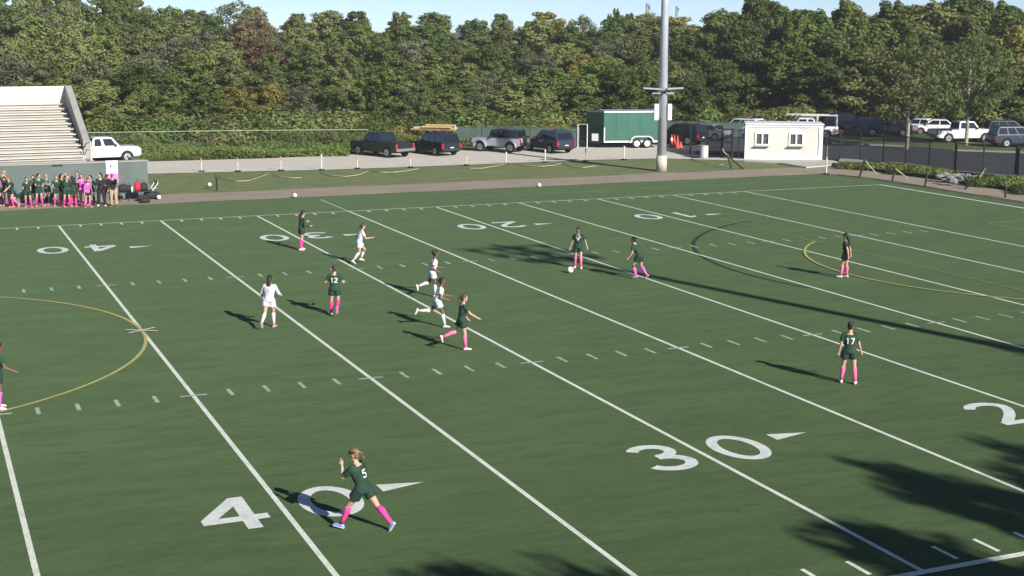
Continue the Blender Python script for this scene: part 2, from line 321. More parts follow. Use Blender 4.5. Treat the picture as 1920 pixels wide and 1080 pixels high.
def digit(d):   # unit glyph 1.22 wide, 1.83 tall, origin at its middle; returns (verts, faces)
    if d == '0':
        n = 40; V = []; Fc = []
        for i in range(n):
            a = 2*math.pi*i/n; V += [(.61*math.cos(a), .915*math.sin(a)), (.36*math.cos(a), .66*math.sin(a))]
        for i in range(n): j = (i+1) % n; Fc.append((2*i, 2*i+1, 2*j+1, 2*j))
        return V, Fc
    if d == '4':
        V = [(.10, .915), (.38, .915), (.38, -.18), (.10, -.18), (.38, -.46), (.10, -.46), (.38, -.915), (.10, -.915),
             (-.62, -.18), (-.62, -.46), (-.30, -.18), (.10, .40), (.62, -.18), (.62, -.46)]
        return V, [(0, 1, 2, 3), (3, 2, 4, 5), (5, 4, 6, 7), (8, 3, 5, 9), (2, 12, 13, 4), (0, 11, 10, 8)]
    if d == '3':
        V, Fc = stroke(ell(-.02, .42, .42, .36, 160, -95, 16), .27); V2, F2 = stroke(ell(-.02, -.39, .48, .40, 100, -160, 18), .27)
        b = len(V); return V+[(x, y, .003) for x, y in V2], Fc+[tuple(b+i for i in f) for f in F2]
    if d == '2':
        p = ell(0, .42, .46, .36, 170, -10, 14)+[(.38, .15), (.10, -.22), (-.28, -.58), (-.42, -.72)]
        V, Fc = stroke(p, .27); b = len(V); V += [(-.60, -.915, .003), (.60, -.915, .003), (.60, -.66, .003), (-.60, -.66, .003)]; return V, Fc+[(b, b+1, b+2, b+3)]
    if d == '1':
        return [(-.13, -.915), (.14, -.915), (.14, .915), (-.10, .915), (-.13, .55), (-.42, .40), (-.42, .62), ], [(0, 1, 2, 3), (4, 3, 6, 5)]
    if d == '5':
        V, Fc = stroke([(.48, .79), (-.36, .79), (-.40, .12), (-.2, .2)]+ell(-.02, -.28, .46, .5, 110, -160, 18), .25); return V, Fc
def glyph(name, d, cx, cy, flip, z, m, parent, zstep=0):
    V, Fc = digit(d); s_ = -1 if flip else 1
    me = bpy.data.meshes.new(name); me.from_pydata([(cx+s_*p[0], cy+s_*p[1], z+(p[2] if len(p) > 2 else 0)) for p in V], [], Fc)
    return link(name, me, m, parent)
for n in (40, 30, 20, 10):
    a, b_ = str(n)[0], str(n)[1]; x = yl(n)
    glyph('painted_number', a, x-.95, 7.33, False, .009, M_NUM_PAINT, turf); glyph('painted_number', b_, x+.95, 7.33, False, .009, M_NUM_PAINT, turf)
    glyph('painted_number', a, x+.95, W-7.33, True, .009, M_NUM_PAINT, turf); glyph('painted_number', b_, x-.95, W-7.33, True, .009, M_NUM_PAINT, turf)
    for yc in (7.70, W-7.70):
        sheet('painted_arrow', [(x+2.05, yc-.23), (x+2.98, yc+.02), (x+2.05, yc+.23)], .009, M_NUM_PAINT, turf, None)

# ------------------------------------------------------------------ concrete grandstand, retaining wall
M_WALL = mat('wall_grey', (.12, .15, .142), .85, var=.18, scale=.8, bump=.2)
M_STAND = mat('pale_concrete', (.52, .495, .44), .85, var=.18, scale=.9, bump=.3)
M_STANDD = mat('grey_concrete', (.36, .345, .32), .9, var=.2, scale=.7, bump=.3)
M_PLANK = mat('bench_plank', (.60, .57, .50), .6, var=.14, scale=1.5)
M_BLACK = mat('black_metal', (.012, .014, .016), .5, var=.2)
M_GALV = mat('galvanised_steel', (.50, .53, .56), .45, metal=.55, var=.12, scale=2)
M_RED = mat('red_fabric', (.42, .012, .03), .7)
wl = MB()
wl.box((-8, 58.62, .92), (45.36, .44, 2.0)).box((14.46, 60.6, .87), (.44, 3.5, 1.9))
ow = wl.build('retaining_wall', M_WALL); tag(ow, 'low grey painted concrete wall behind the team bench, below the grandstand', 'wall')
cp = MB(); cp.box((-8, 58.62, 1.945), (45.5, .52, .06)); cp.build('coping', M_STANDD, ow)
gs = thing('grandstand', 'pale concrete grandstand with long bench rows and a sloping end wall', 'grandstand', (0, 59.5, 0))
NR = 11; y0, z0, dy, dz = 59.6-59.5, 1.93, .915, .232; xl, xr = -30, 11.75
for k in range(NR):
    b = MB(); top = z0+k*dz; b.box(((xl+xr)/2, y0+k*dy+dy/2, top/2-.02), (xr-xl, dy-.004, top+.04)); b.build('step', M_STAND, gs)
    b = MB(); xe = xr-.06*k*0; b.box(((xl+xe)/2, y0+k*dy+.36, top+.205), (xe-xl-.1, .27, .045)); b.build('bench_plank', M_PLANK, gs)
    b = MB()
    b.box(((xl+xe)/2, y0+k*dy+.33, top+.145), (xe-xl-.3, .03, .07)); b.build('bench_shade_strip', mat('underseat_shade', (.16, .155, .145), .7), gs)  # continuous support strip, its dark colour standing in for shade under the plank
yb = y0+NR*dy
b = MB(); b.box(((xl+12.1)/2, yb+.16, 2.72), (12.1-xl, .32, 5.5)); b.build('back_wall', mat('white_concrete', (.60, .58, .50), .85, var=.12, scale=.8, bump=.2), gs)
b = MB(); b.box((5.6, yb-.015, 5.12), (.34, .03, .2)); b.build('wall_plate', M_STANDD, gs)
# sloping end wall
b = MB()
prof = [(2.0, 1.9), (2.0, 2.85), (yb-.2, 5.50), (yb+.4, 5.50), (yb+.4, -.1), (y0, -.1), (y0, 1.9)]
V = [(xr+.06, p[0], p[1]) for p in prof]+[(xr+.42, p[0], p[1]) for p in prof]; n_ = len(prof)
b.add(V, [tuple(range(n_)), tuple(reversed(range(n_, 2*n_)))]+[(i, i+n_, (i+1) % n_+n_, (i+1) % n_) for i in range(n_)]); b.build('end_wall', M_STANDD, gs)
b = MB(); b.tube([(xr+.24, .3, 1.9), (xr+.24, .3, 2.95)], .05).tube([(xr+.24, .3, 2.9), (xr+.24, 2.0, 2.75)], .035).tube([(xr+.24, .3, 2.45), (xr+.24, 2.0, 2.4)], .025); b.build('handrail', M_PLANK, gs)
b = MB(); b.box((10.1, 58.42-59.5, 1.86), (.55, .06, .12)); b.build('wall_vent', M_BLACK, gs)

# ------------------------------------------------------------------ trees
M_BARK = mat('bark', (.10, .08, .06), .9, var=.35, scale=5, bump=.6)
M_PALEBARK = mat('pale_bark', (.34, .31, .26), .85, var=.35, scale=4, bump=.4)
LEAF = {
 'dark green': leaf_mat('leaf_dark', (.098, .150, .038), (.124, .172, .046), (.070, .112, .032)),
 'mid green': leaf_mat('leaf_mid', (.145, .200, .050), (.178, .225, .062), (.104, .155, .040)),
 'olive green': leaf_mat('leaf_olive', (.190, .224, .072), (.225, .245, .090), (.136, .172, .056)),
 'yellowing': leaf_mat('leaf_yellow', (.33, .30, .075), (.26, .26, .07), (.19, .20, .052)),
 'russet': leaf_mat('leaf_russet', (.25, .165, .085), (.21, .18, .085), (.15, .14, .062)),
 'greyish sparse': leaf_mat('leaf_grey', (.22, .225, .130), (.185, .21, .11), (.145, .155, .088))}
def leaf_mesh(name, lobes, nf, size, rg, fill=.55):
    """leaf-clump faces scattered through ellipsoid lobes (centre, radii)"""
    vol = np.array([l[1][0]*l[1][1]*l[1][2] for l in lobes])**(2/3); cnt = rg.multinomial(nf, vol/vol.sum())
    Vs = []
    for (c, r), k in zip(lobes, cnt):
        d = rg.normal(size=(k, 3)); d /= np.linalg.norm(d, axis=1)[:, None]
        rad = (fill+(1-fill)*rg.random(k)**.6)*(1+.10*rg.normal(size=k))
        p = np.array(c)+d*rad[:, None]*np.array(r)
        nrm = d+rg.normal(size=(k, 3))*.42+np.array([0, 0, .25]); nrm /= np.linalg.norm(nrm, axis=1)[:, None]
        a = np.cross(nrm, rg.normal(size=(k, 3))); a /= np.linalg.norm(a, axis=1)[:, None]; b = np.cross(nrm, a)
        s_ = size*(.6+.8*rg.random(k))[:, None]
        bend = nrm*s_*.25
        Vs.append(np.stack([p-a*s_, p-b*s_*.55+bend, p+a*s_, p+b*s_*.6+bend], 1).reshape(-1, 3))
    V = np.concatenate(Vs); n = len(V)//4
    me = bpy.data.meshes.new(name); me.vertices.add(len(V)); me.vertices.foreach_set('co', V.ravel()); me.loops.add(4*n); me.loops.foreach_set('vertex_index', np.arange(4*n))
    me.polygons.add(n); me.polygons.foreach_set('loop_start', np.arange(n)*4); me.polygons.foreach_set('loop_total', np.full(n, 4)); me.update(); me.validate()
    return me
def limb_mesh(name, H, rg, nl, spread, r0=.22, base=.0):
    b = MB(); tx, ty = rg.uniform(-.3, .3, 2); tp = Vector((tx, ty, H*.8))
    b.tube([(0, 0, -.3), (tx*.2, ty*.2, H*.2), (tx*.6, ty*.6, H*.5), tuple(tp)], [r0, r0*.8, r0*.5, r0*.12], 7)
    for i in range(nl):
        t = .22+.6*i/nl; a = 2.4*i+rg.uniform(-.4, .4); s_ = Vector((tx*t, ty*t, H*.8*t)); L_ = spread*(1.05-.5*t)
        m1 = s_+Vector((math.cos(a)*L_*.5, math.sin(a)*L_*.5, L_*.35)); e = s_+Vector((math.cos(a)*L_, math.sin(a)*L_, L_*.75))
        b.tube([s_, m1, e], [r0*.35*(1.1-t), r0*.22*(1.1-t), .015], 5)
    return b.mesh(name)
def tree_proto(seed, H=10., cr=3.3, low=.12, nf=11000, size=.175, nlobe=44, top=1.0, nl=9):
    rg = np.random.default_rng(seed); lobes = []
    for i in range(nlobe):
        t = low+(1-low)*((i+.5)/nlobe)**.9; env = math.sin(math.pi*min(1, (t-low)/(1-low)*.82+.13))**.65
        a = i*2.399+rg.uniform(-.7, .7); rr = cr*env*rg.uniform(.30, 1.0); q = cr*rg.uniform(.14, .31)*(1.15-.4*t)
        lobes.append(((math.cos(a)*rr, math.sin(a)*rr, H*t*.95-q*.1+rg.uniform(-.35, .35)), (q*rg.uniform(.8, 1.5), q*rg.uniform(.8, 1.5), q*rg.uniform(.55, 1.0))))
    for i in range(3): lobes.append(((rg.uniform(-.5, .5), rg.uniform(-.5, .5), H*(.3+.2*i)), (cr*.5, cr*.5, H*.16)))
    for i in range(3): lobes.append(((rg.uniform(-.8, .8), rg.uniform(-.8, .8), H*rg.uniform(.88, .98)), (cr*.16, cr*.16, H*.05)))
    return limb_mesh('trunk', H, rg, nl, cr*.95), leaf_mesh('crown', lobes, nf, size, rg, .35)
PROTO = [tree_proto(11), tree_proto(12, cr=3.8, nf=12500, nlobe=52), tree_proto(13, cr=2.8, low=.08), tree_proto(14, cr=4.1, nlobe=56, nf=13500, low=.15), tree_proto(15, cr=3.1, nlobe=36, low=.05), tree_proto(16, cr=3.5, nf=6000, nlobe=46, size=.16, nl=16), tree_proto(17, cr=3.6, nlobe=60, nf=12500, low=.1),
         tree_proto(18, cr=3.4, nlobe=26, nf=3000, size=.24, nl=14, low=.3)]
def make_tree(p, H, wd, kind, proto, label, name='broadleaf_tree', group=None, rz=None, bark=None):
    tm, cm = PROTO[proto]
    t = thing(name, label, 'tree', p, random.uniform(0, 6.28) if rz is None else rz, group)
    t.scale = (wd, wd*random.uniform(.9, 1.1), H/10)
    for nm, me, mt in (('trunk', tm, bark or M_BARK), ('crown', cm, LEAF[kind])):
        o = bpy.data.objects.new(nm, me); COL.objects.link(o); o.parent = t
        if not me.materials: me.materials.append(mt)
        o.material_slots[0].link = 'OBJECT'; o.material_slots[0].material = mt
    return t
LM = [(150, 'above the grandstand'), (300, "beyond the ladderless white pickup"), (480, 'beyond the long wire fence'), (650, 'left of the black pickup'), (770, 'beyond the black pickup'), (880, 'beyond the boards-laden suv'),
      (990, 'beyond the silver off-roader'), (1095, 'beyond the suv beside the trailer'), (1230, 'beyond the green trailer'), (1330, 'just right of the tall light pole'), (1400, 'beyond the black gate'),
      (1480, "beyond the cabin's left half"), (1560, "beyond the cabin's right half"), (1660, 'beyond the blue suv'), (1760, "beyond the slender roadside tree"), (1860, 'beyond the silver pickup'), (9999, 'beyond the rightmost dark suvs')]
def skyline(u):
    xs = [-200, 0, 230, 262, 300, 380, 420, 480, 560, 640, 720, 760, 800, 870, 960, 1010, 1060, 1120, 1150, 1190, 1225, 1260, 1310, 1340, 1360, 1420, 1460, 1500, 1530, 1560, 1620, 1700, 1760, 1830, 1920, 2100]
    ys = [-30, -25, -18, 0, 12, 12, 3, 10, 25, 22, 14, 28, 24, 35, 36, 20, 14, 38, 25, 20, 34, 26, 40, 34, 6, -12, -8, 16, 22, 14, 2, 5, -15, -12, 12, 10]
    return float(np.interp(u, xs, ys))
SPEC = []   # (u, r, top_v, width, kind, proto, row)
rnd = random.Random(5)
ROWS = [("front row", 119, 62, .62), ("second row", 127, 66, .74), ("middle row", 139, 66, .86), ("upper row", 155, 68, .9), ("high row", 174, 66, .95), ("skyline row", 196, 62, 1.0)]
for ri, (rn, r, step, wd) in enumerate(ROWS):
    u = -70+rnd.uniform(0, 40)
    while u < 1990:
        uu = u+rnd.uniform(-12, 12); right = min(max((uu-1180)/160, 0), 1); rr = r+rnd.uniform(-3.5, 3.5)+(max(14-ri*3, 3)*right)
        frac = [.32, .48, .63, .76, .89, 1][ri]; frR = [.62, .86, 1, 1, 1, 1][ri]
        fr = frac*(1-right)+frR*right; sk = skyline(uu)
        tv = 225+(sk-225)*fr+rnd.uniform(-9, 9)*(1 if ri < 5 else .5)
        if right > .5 and ri > 2: tv += 6+ri*2
        if ri == 0 and 1100 < uu < 1240: tv -= 40
        kinds = ['mid green']*4+['dark green']*2+['olive green']*6+['greyish sparse']+['yellowing']*(rnd.random() < .6)
        if uu > 1300: kinds = ['mid green']*6+['dark green']*3+['olive green']*3+['yellowing']*(2 if uu > 1560 else 1)
        if uu < 260: kinds = ['mid green']*2+['dark green']+['olive green']*5+['greyish sparse']*2
        k = rnd.choice(kinds)
        if ri >= 3 and 420 < uu < 510: k = rnd.choice(['russet', 'greyish sparse'])
        if 1245 < uu < 1325 and ri < 3: k = 'dark green'
        if 1340 < uu < 1420 and ri < 2: k = 'dark green'
        pr = 5 if k.startswith('greyish') else rnd.choice([0, 1, 2, 3, 4, 6])
        SPEC.append((uu, rr, tv, wd*rnd.uniform(.75, 1.3)*(1+.5*right), k, pr, ri))
        u += step*rnd.uniform(.75, 1.3)*(1+.3*right)
SPEC.append((940, 215, 24, .8, 'dark green', 4, 5)); SPEC.append((1152, 205, 17, .42, 'dark green', 2, 5)); SPEC.append((1176, 206, 20, .45, 'dark green', 0, 5)); SPEC.append((1140, 207, 27, .35, 'dark green', 2, 5))
bins = {}
for s in SPEC:
    lm = next(t for x, t in LM if s[0] < x); top = 'tall' if s[2] < 30 else 'medium-height' if s[2] < 110 else 'low'
    bins.setdefault((s[6], lm, s[4]), []).append((s, top))
ORD = ['leftmost', 'second from left', 'third from left', 'fourth from left', 'fifth from left', 'sixth from left']
for (ri, lm, k), L_ in bins.items():
    L_.sort(key=lambda q: q[0][0])
    for i, (s, top) in enumerate(L_):
        u, r, tv, wd, kd, pr, _ = s; p = AT(u, r); gz = hz(r, 0)*1.0; H = max(3.2, ZT(tv, r)-gz)
        lab = '%s tree, %s, %s' % (k, ROWS[ri][0], lm)
        if len(L_) > 1: lab += ', '+('left one of two' if len(L_) == 2 and i == 0 else 'right one of two' if len(L_) == 2 else ORD[i])
        make_tree((p.x, p.y, gz-.1), H, wd, kd, pr, lab, group='trees of the wood beyond the field')
# two roadside trees with pale trunks on the grass island
def street_tree(u, v, vt, cw, label, seed):
    p = G(u, v); r = (p-CAM).xy.length; H = ZT(vt, r); rg = np.random.default_rng(seed)
    t = thing('roadside_tree', label, 'tree', (p.x, p.y, 0), 0, 'roadside trees on the grass island')
    lob = []
    for i in range(46):
        a = i*2.4; tt = .36+.62*i/46; rr = cw*math.sin(math.pi*min(1, (tt-.25)*1.2))*rg.uniform(.3, 1.15); q = cw*rg.uniform(.12, .3)
        lob.append(((math.cos(a)*rr, math.sin(a)*rr, H*tt+rg.uniform(-.3, .3)), (q*1.2, q*1.2, q*.8)))
    b = MB(); b.tube([(0, 0, 0), (.03, 0, H*.2), (-.05, .05, H*.45), (0, 0, H*.8)], [.16, .13, .10, .03], 8)
    for i in range(7):
        a = i*2.4; z = H*(.24+.06*i); b.tube([(0, 0, z), (math.cos(a)*cw*.4, math.sin(a)*cw*.4, z+cw*.35), (math.cos(a)*cw*.8, math.sin(a)*cw*.8, z+cw*.6)], [.06, .04, .015], 5)
    b.build('trunk', M_PALEBARK, t); me = leaf_mesh('crown', lob, 5200, .13, rg, .3); link('crown', me, LEAF['olive green'], t)
street_tree(1700, 280, 80, 3.0, 'slender roadside tree with pale trunk on the grass island nearer the cabin', 31)
street_tree(1811, 273, 70, 3.5, 'roadside tree with stout pale trunk in front of the silver pickup', 32)

# shrubs and rough growth between the fence and the wood
rg = np.random.default_rng(50)
SH = [leaf_mesh('bush_foliage', [((rg.uniform(-.6, .6), rg.uniform(-.6, .6), rg.uniform(.35, 1.0)), (rg.uniform(.5, .8), rg.uniform(.5, .8), rg.uniform(.4, .65))) for _ in range(9)], 2800, .075, rg) for _ in range(4)]
SHB = []
bl = {}
for i in range(120):
    u = rnd.uniform(150, 1120); r = rnd.uniform(104.5 if u < 650 else 110, 118)
    SHB.append((u, r, rnd.uniform(.8, 1.7)*(.8 if r < 108 else 1.1), rnd.choice(['mid green', 'olive green', 'olive green', 'mid green', 'dark green', 'yellowing', 'greyish sparse'])))
for i in range(34):
    u = rnd.uniform(1120, 1950); r = rnd.uniform(117, 123)+(8 if u > 1230 else 0)
    SHB.append((u, r+(5 if u > 1480 else 0), rnd.uniform(1.0, 1.7), rnd.choice(['mid green', 'dark green', 'olive green'])))
for s in SHB:
    lm = next(t for x, t in LM if s[0] < x); bl.setdefault((lm, s[3], s[1] > 112), []).append(s)
ORD2 = ['first', 'second', 'third', 'fourth', 'fifth', 'sixth', 'seventh', 'eighth', 'ninth', 'tenth']
for (lm, k, far), L_ in bl.items():
    L_.sort(key=lambda q: q[0])
    for i, (u, r, sz, kd) in enumerate(L_):
        p = AT(u, r); lab = '%s bush, %s, %s' % (k, 'back row' if far else 'front row', lm)
        if len(L_) > 1: lab += ', %s from left' % ORD2[min(i, 9)]
        o = bpy.data.objects.new('bush', rnd.choice(SH)); COL.objects.link(o); o.location = (p.x, p.y, -.1); o.scale = (sz*1.5, sz*1.3, sz); o.rotation_euler = (0, 0, rnd.uniform(0, 6))
        if not o.data.materials: o.data.materials.append(LEAF['mid green'])
        o.material_slots[0].link = 'OBJECT'; o.material_slots[0].material = LEAF[kd]; tag(o, lab, 'bush', 'bushes between the fence and the wood')
# rough growth: one mass of low leaf clumps
def tuft_field(name, quad, nf, h, size, m, seed, z=0):
    rg = np.random.default_rng(seed); q = [np.array(p[:2]) for p in quad]; a, b = rg.random(nf), rg.random(nf)
    P = (q[0][None]*(1-a)[:, None]+q[1][None]*a[:, None])*(1-b)[:, None]+(q[3][None]*(1-a)[:, None]+q[2][None]*a[:, None])*b[:, None]
    hh = h*(.35+.65*(np.sin(P[:, 0]*.7+1)*np.cos(P[:, 1]*.9)*.5+.5))
    Z = rg.random(nf)*hh+z; c = np.c_[P, Z]; d = rg.normal(size=(nf, 3)); d /= np.linalg.norm(d, axis=1)[:, None]; e = np.cross(d, rg.normal(size=(nf, 3))); e /= np.linalg.norm(e, axis=1)[:, None]
    s_ = size*(.5+rg.random(nf))[:, None]; V = np.stack([c-d*s_, c-e*s_*.5, c+d*s_, c+e*s_*.5], 1).reshape(-1, 3)
    me = bpy.data.meshes.new(name); me.vertices.add(len(V)); me.vertices.foreach_set('co', V.ravel()); me.loops.add(4*nf); me.loops.foreach_set('vertex_index', np.arange(4*nf))
    me.polygons.add(nf); me.polygons.foreach_set('loop_start', np.arange(nf)*4); me.polygons.foreach_set('loop_total', np.full(nf, 4)); me.update(); me.validate()
    return link(name, me, m, None, 'stuff')
tuft_field('meadow_growth', [AT(120, 109.5), AT(1130, 109.5), AT(1130, 118), AT(120, 118)], 42000, 1.1, .12, LEAF['olive green'], 61)
tuft_field('meadow_growth', [AT(1130, 124), AT(1990, 139), AT(1990, 145), AT(1130, 130)], 20000, 1.2, .13, LEAF['mid green'], 62)
tuft_field('meadow_growth', [AT(150, 99.5), AT(655, 99.5), AT(672, 109.5), AT(150, 109.5)], 40000, .75, .085, LEAF['mid green'], 65)
tuft_field('verge_weeds', [G(276, 300), G(640, 292), G(640, 288), G(276, 297)], 9000, .35, .10, LEAF['mid green'], 63)

# grassy mounds with rubble beside the fence
def mound(name, u, v, rx, ry, h, label, m, seed, leaf=None, nf=2500, az=-42):
    p = G(u, v); rg = np.random.default_rng(seed); V = []; Fc = []; n, k = 8, 24
    for i in range(n+1):
        t = i/n
        for j in range(k):
            a = 2*math.pi*j/k; w_ = 1+.12*math.sin(3*a+seed)+.06*math.sin(7*a)
            V.append((rx*t*w_*math.cos(a), ry*t*w_*math.sin(a), h*(math.cos(math.pi*t)*.5+.5)*(1+.10*rg.normal())-.04))
    for i in range(n):
        for j in range(k): Fc.append((i*k+j, i*k+(j+1) % k, (i+1)*k+(j+1) % k, (i+1)*k+j))
    b = MB(); b.add(V, Fc); o = b.build(name, m, None, True); o.location = (p.x, p.y, -.02); o.rotation_euler = (0, 0, R(az)); o['kind'] = 'structure'
    if leaf:
        me = leaf_mesh('mound_growth', [((rx*.62*math.cos(a), ry*.62*math.sin(a), h*.42), (rx*.36, ry*.45, h*.5)) for a in np.linspace(0, 5.5, 7)]+[((0, 0, h*.6), (rx*.5, ry*.5, h*.5))], nf, .085, rg)
        link('mound_growth', me, LEAF[leaf], o, 'stuff')
    return o
mound('grass_mound', 1642, 317, 2.9, 1.3, .42, '', M_GRASS, 1, 'mid green', 4000)
mound('grass_mound', 1722, 327, 2.2, 1.2, .50, '', M_GRASS, 2, 'mid green', 3600)
mound('soil_mound', 1798, 335, 2.4, 1.2, .35, '', M_CINDER, 3)
mound('grass_mound', 1896, 350, 2.8, 1.5, .62, '', M_GRASS, 4, 'mid green', 5200)
mound('grass_mound', 1985, 365, 2.8, 1.5, .6, '', M_GRASS, 5, 'mid green', 3000)
M_STONE = mat('rubble_stone', (.24, .235, .24), .85, var=.4, scale=3, bump=.4)
stn = [(1762, 331), (1772, 327), (1781, 333), (1791, 329), (1800, 335), (1812, 331), (1822, 337), (1786, 338), (1831, 333), (1770, 336)]
for i, (u, v) in enumerate(stn):
    p = G(u, v, .3); b = MB(); r0 = rnd.uniform(.14, .3); b.ball((0, 0, 0), (r0*1.4, r0, r0*.7), 8, 6); o = b.build('rubble_stone', M_STONE)
    for vv in o.data.vertices: vv.co *= rnd.uniform(.8, 1.15)
    o.location = (p.x, p.y, .24+rnd.uniform(0, .06)); o.rotation_euler = (rnd.uniform(-.3, .3), 0, rnd.uniform(0, 3))
    tag(o, '%s stone of the rubble heap between the green mounds' % ['leftmost', 'small upper left', 'second from the left front', 'upper middle', 'middle', 'upper right', 'right front', 'lowest middle', 'rightmost', 'lower left'][i], 'stone', 'rubble stones between the mounds')

# ------------------------------------------------------------------ floodlight pole at the field's far side
def lamp_rack(parent, z, half, n, m):
    b = MB(); b.box((0, 0, z), (2*half, .12, .12)); b.build('crossarm', m, parent)
    for i in range(n):
        x = -half+2*half*(i+.5)/n; b = MB(); b.tube([(x, -.02, z+.05), (x, -.42, z-.1)], [.10, .24], 12); b.tube([(x, -.42, z-.1), (x, -.50, z-.13)], [.25, .25], 12); b.build('floodlight', M_GALV, parent)
def light_pole(loc, H, label, r0=.34, name='floodlight_pole', arms=None, rz=0):
    t = thing(name, label, 'light pole', loc, rz)
    MB().tube([(0, 0, 0), (0, 0, 1.0)], [.345, .345], 20).build('concrete_sleeve', M_STAND, t, True)
    MB().tube([(0, 0, 1.0), (0, 0, H*.5), (0, 0, H)], [r0, r0*.74, r0*.5], 20).build('shaft', mat('pole_steel', (.52, .55, .62), .5, metal=.25, var=.12, scale=1.2), t, True)
    for k in range(3): lamp_rack(t, H-.85*k-.4, 2.1-.15*k, 4, M_GALV)
    return t
pp = G(1240, 320.5)
fp = light_pole((pp.x, pp.y, -.02), 24, 'tall grey steel floodlight pole on a pale sleeve beside the cinder track', .30, rz=R(-23))
MB().box((-.72, -.30, 5.22), (1.15, .5, .09), Matrix.Rotation(.06, 3, 'Y')).box((.72, -.30, 5.24), (1.0, .5, .09), Matrix.Rotation(-.06, 3, 'Y')).box((0, -.2, 4.93), (1.35, .12, .09)).build('side_light', M_GALV, fp)
for sx in (-.42, .42):
    b = MB(); b.box((sx, -.1, 3.75), (.27, .36, 1.02)); b.build('speaker_box', mat('speaker_white', (.72, .76, .76), .5, var=.05), fp, bevel=.02)
b = MB(); b.box((.02, -.36, 5.02), (.14, .2, .14)).tube([(0, -.3, 5.02), (.1, -.62, 4.95)], .06); b.build('camera', M_BLACK, fp)
b = MB(); b.tube([(.30, 0, 3.5), (.27, 0, 9)], .022).box((.3, -.03, 7.6), (.14, .16, .22)).box((.3, -.03, 8.2), (.12, .14, .16)); b.build('cable_box', M_BLACK, fp)
light_pole((37.7, -10.0, 0), 24.8, 'second floodlight pole on the near side, seen only by its shadow', .36, rz=R(0))
# trees on the near side whose shadows reach the field
for i, (x, y, H, wd, k, pr) in enumerate([(27.9, -20.6, 14.2, .62, 'mid green', 6), (24.6, -21.8, 13.3, .85, 'mid green', 6), (31.4, -22, 15.0, .8, 'dark green', 5), (33.0, -25.5, 15.6, 1.0, 'mid green', 3), (38.9, -14.2, 15.0, .6, 'olive green', 5), (44.0, -15, 14.6, 1.1, 'mid green', 1),
                                           (16.7, -18.8, 12.1, .75, 'mid green', 6), (18.6, -19.6, 12.0, .7, 'olive green', 5), (29.3, -24.5, 13.6, 1.15, 'mid green', 3)]):
    make_tree((x, y, -.05), H, wd, k, pr, 'near-side tree behind the spectators, known by its shadow, number of its row %s' % ['one', 'two', 'three', 'four', 'five', 'six', 'seven', 'eight', 'nine'][i] if 0 else
              ['broad near-side tree whose shadow tip lies beside the near 30', 'near-side tree whose shadow crosses the near 30-yard line', 'dark near-side tree shading the corner of the picture', 'near-side tree shading the 25-yard line', 'olive near-side tree shading the right edge', 'near-side tree farthest to the right, mostly outside the picture',
               'near-side tree casting the soft shadow at the bottom middle', 'olive near-side tree behind the bottom-middle shadow', 'near-side tree at the back of the clump on the right'][i], group='trees on the near side of the field')

# ------------------------------------------------------------------ radio mast far behind the wood
def mast(u, r, vt, label):
    p = AT(u, r); H = ZT(vt, r); t = thing('radio_mast', label, 'mast', (p.x, p.y, 0)); b = MB(); w_ = .7
    for i in range(3):
        a = i*2.094; b.tube([(w_*math.cos(a), w_*math.sin(a), 0), (w_*.4*math.cos(a), w_*.4*math.sin(a), H)], .09, 5)
    for k in range(14):
        z = H*k/14; q = w_*(1-.6*k/14)
        for i in range(3): a = i*2.094; c = a+2.094; b.tube([(q*math.cos(a), q*math.sin(a), z), (q*.95*math.cos(c), q*.95*math.sin(c), z+H/14)], .05, 4)
    b.build('lattice', mat('mast_grey', (.25, .26, .28), .7), t); MB().box((.5, 0, H*.93), (.3, .3, 1.0)).build('antenna', M_BARK, t)
mast(1208, 330, 7, 'thin lattice radio mast rising behind the dark pines on the skyline')
mast(1262, 420, 12, 'faint thin radio mast just right of the floodlight pole')

# ------------------------------------------------------------------ white site cabin
a0, a1 = G(1396, 298), G(1540, 300); ax = (a1-a0); ax.z = 0; LC = ax.length; ang = math.atan2(ax.y, ax.x)
cb = thing('site_cabin', 'white flat-roofed site cabin with two sash windows beside the driveway', 'cabin', (a0.x, a0.y, 0), ang)
HC = 2.36; DC = 2.5
M_CAB = mat('cabin_panel', (.64, .62, .57), .6, var=.14, scale=.8); M_CW = mat('white_trim', (.88, .88, .86), .5, var=.04)
M_GLASS = mat('dark_glass', (.10, .10, .105), .08, var=.3, spec=.9, coat=.5); M_SILL = mat('dark_sill', (.05, .045, .035), .7)
wn = [(1413, 443), (1477, 507)]; wx = [LC*.225, LC*.665]; ww, wh, wz = 1.0, .80, 1.40
b = MB(); ys = .0   # front wall with openings: build panels round the windows
xs = [0.08, wx[0]-ww/2, wx[0]+ww/2, wx[1]-ww/2, wx[1]+ww/2, LC-.08]
seams = []
for i in range(5):
    x0_, x1_ = xs[i], xs[i+1]
    if i % 2 == 0:
        n_ = max(1, round((x1_-x0_)/1.1))
        for k in range(n_):
            q0 = x0_+(x1_-x0_)*k/n_; q1 = x0_+(x1_-x0_)*(k+1)/n_; MB().box(((q0+q1)/2, .05, HC/2+.05), (q1-q0-.012, .06, HC-.35)).build('wall_panel', M_CAB, cb)
    else:
        MB().box(((x0_+x1_)/2, .05, .225/2+(wz-wh/2)/2+.0), (x1_-x0_-.012, .06, wz-wh/2-.225)).build('wall_panel', M_CAB, cb)
        MB().box(((x0_+x1_)/2, .05, (wz+wh/2+HC-.125)/2), (x1_-x0_-.012, .06, HC-.125-wz-wh/2)).build('wall_panel', M_CAB, cb)
b = MB(); b.box((LC/2, DC/2+.05, HC/2+.03), (LC-.1, DC-.12, HC-.2)); b.build('wall_core', M_CAB, cb)
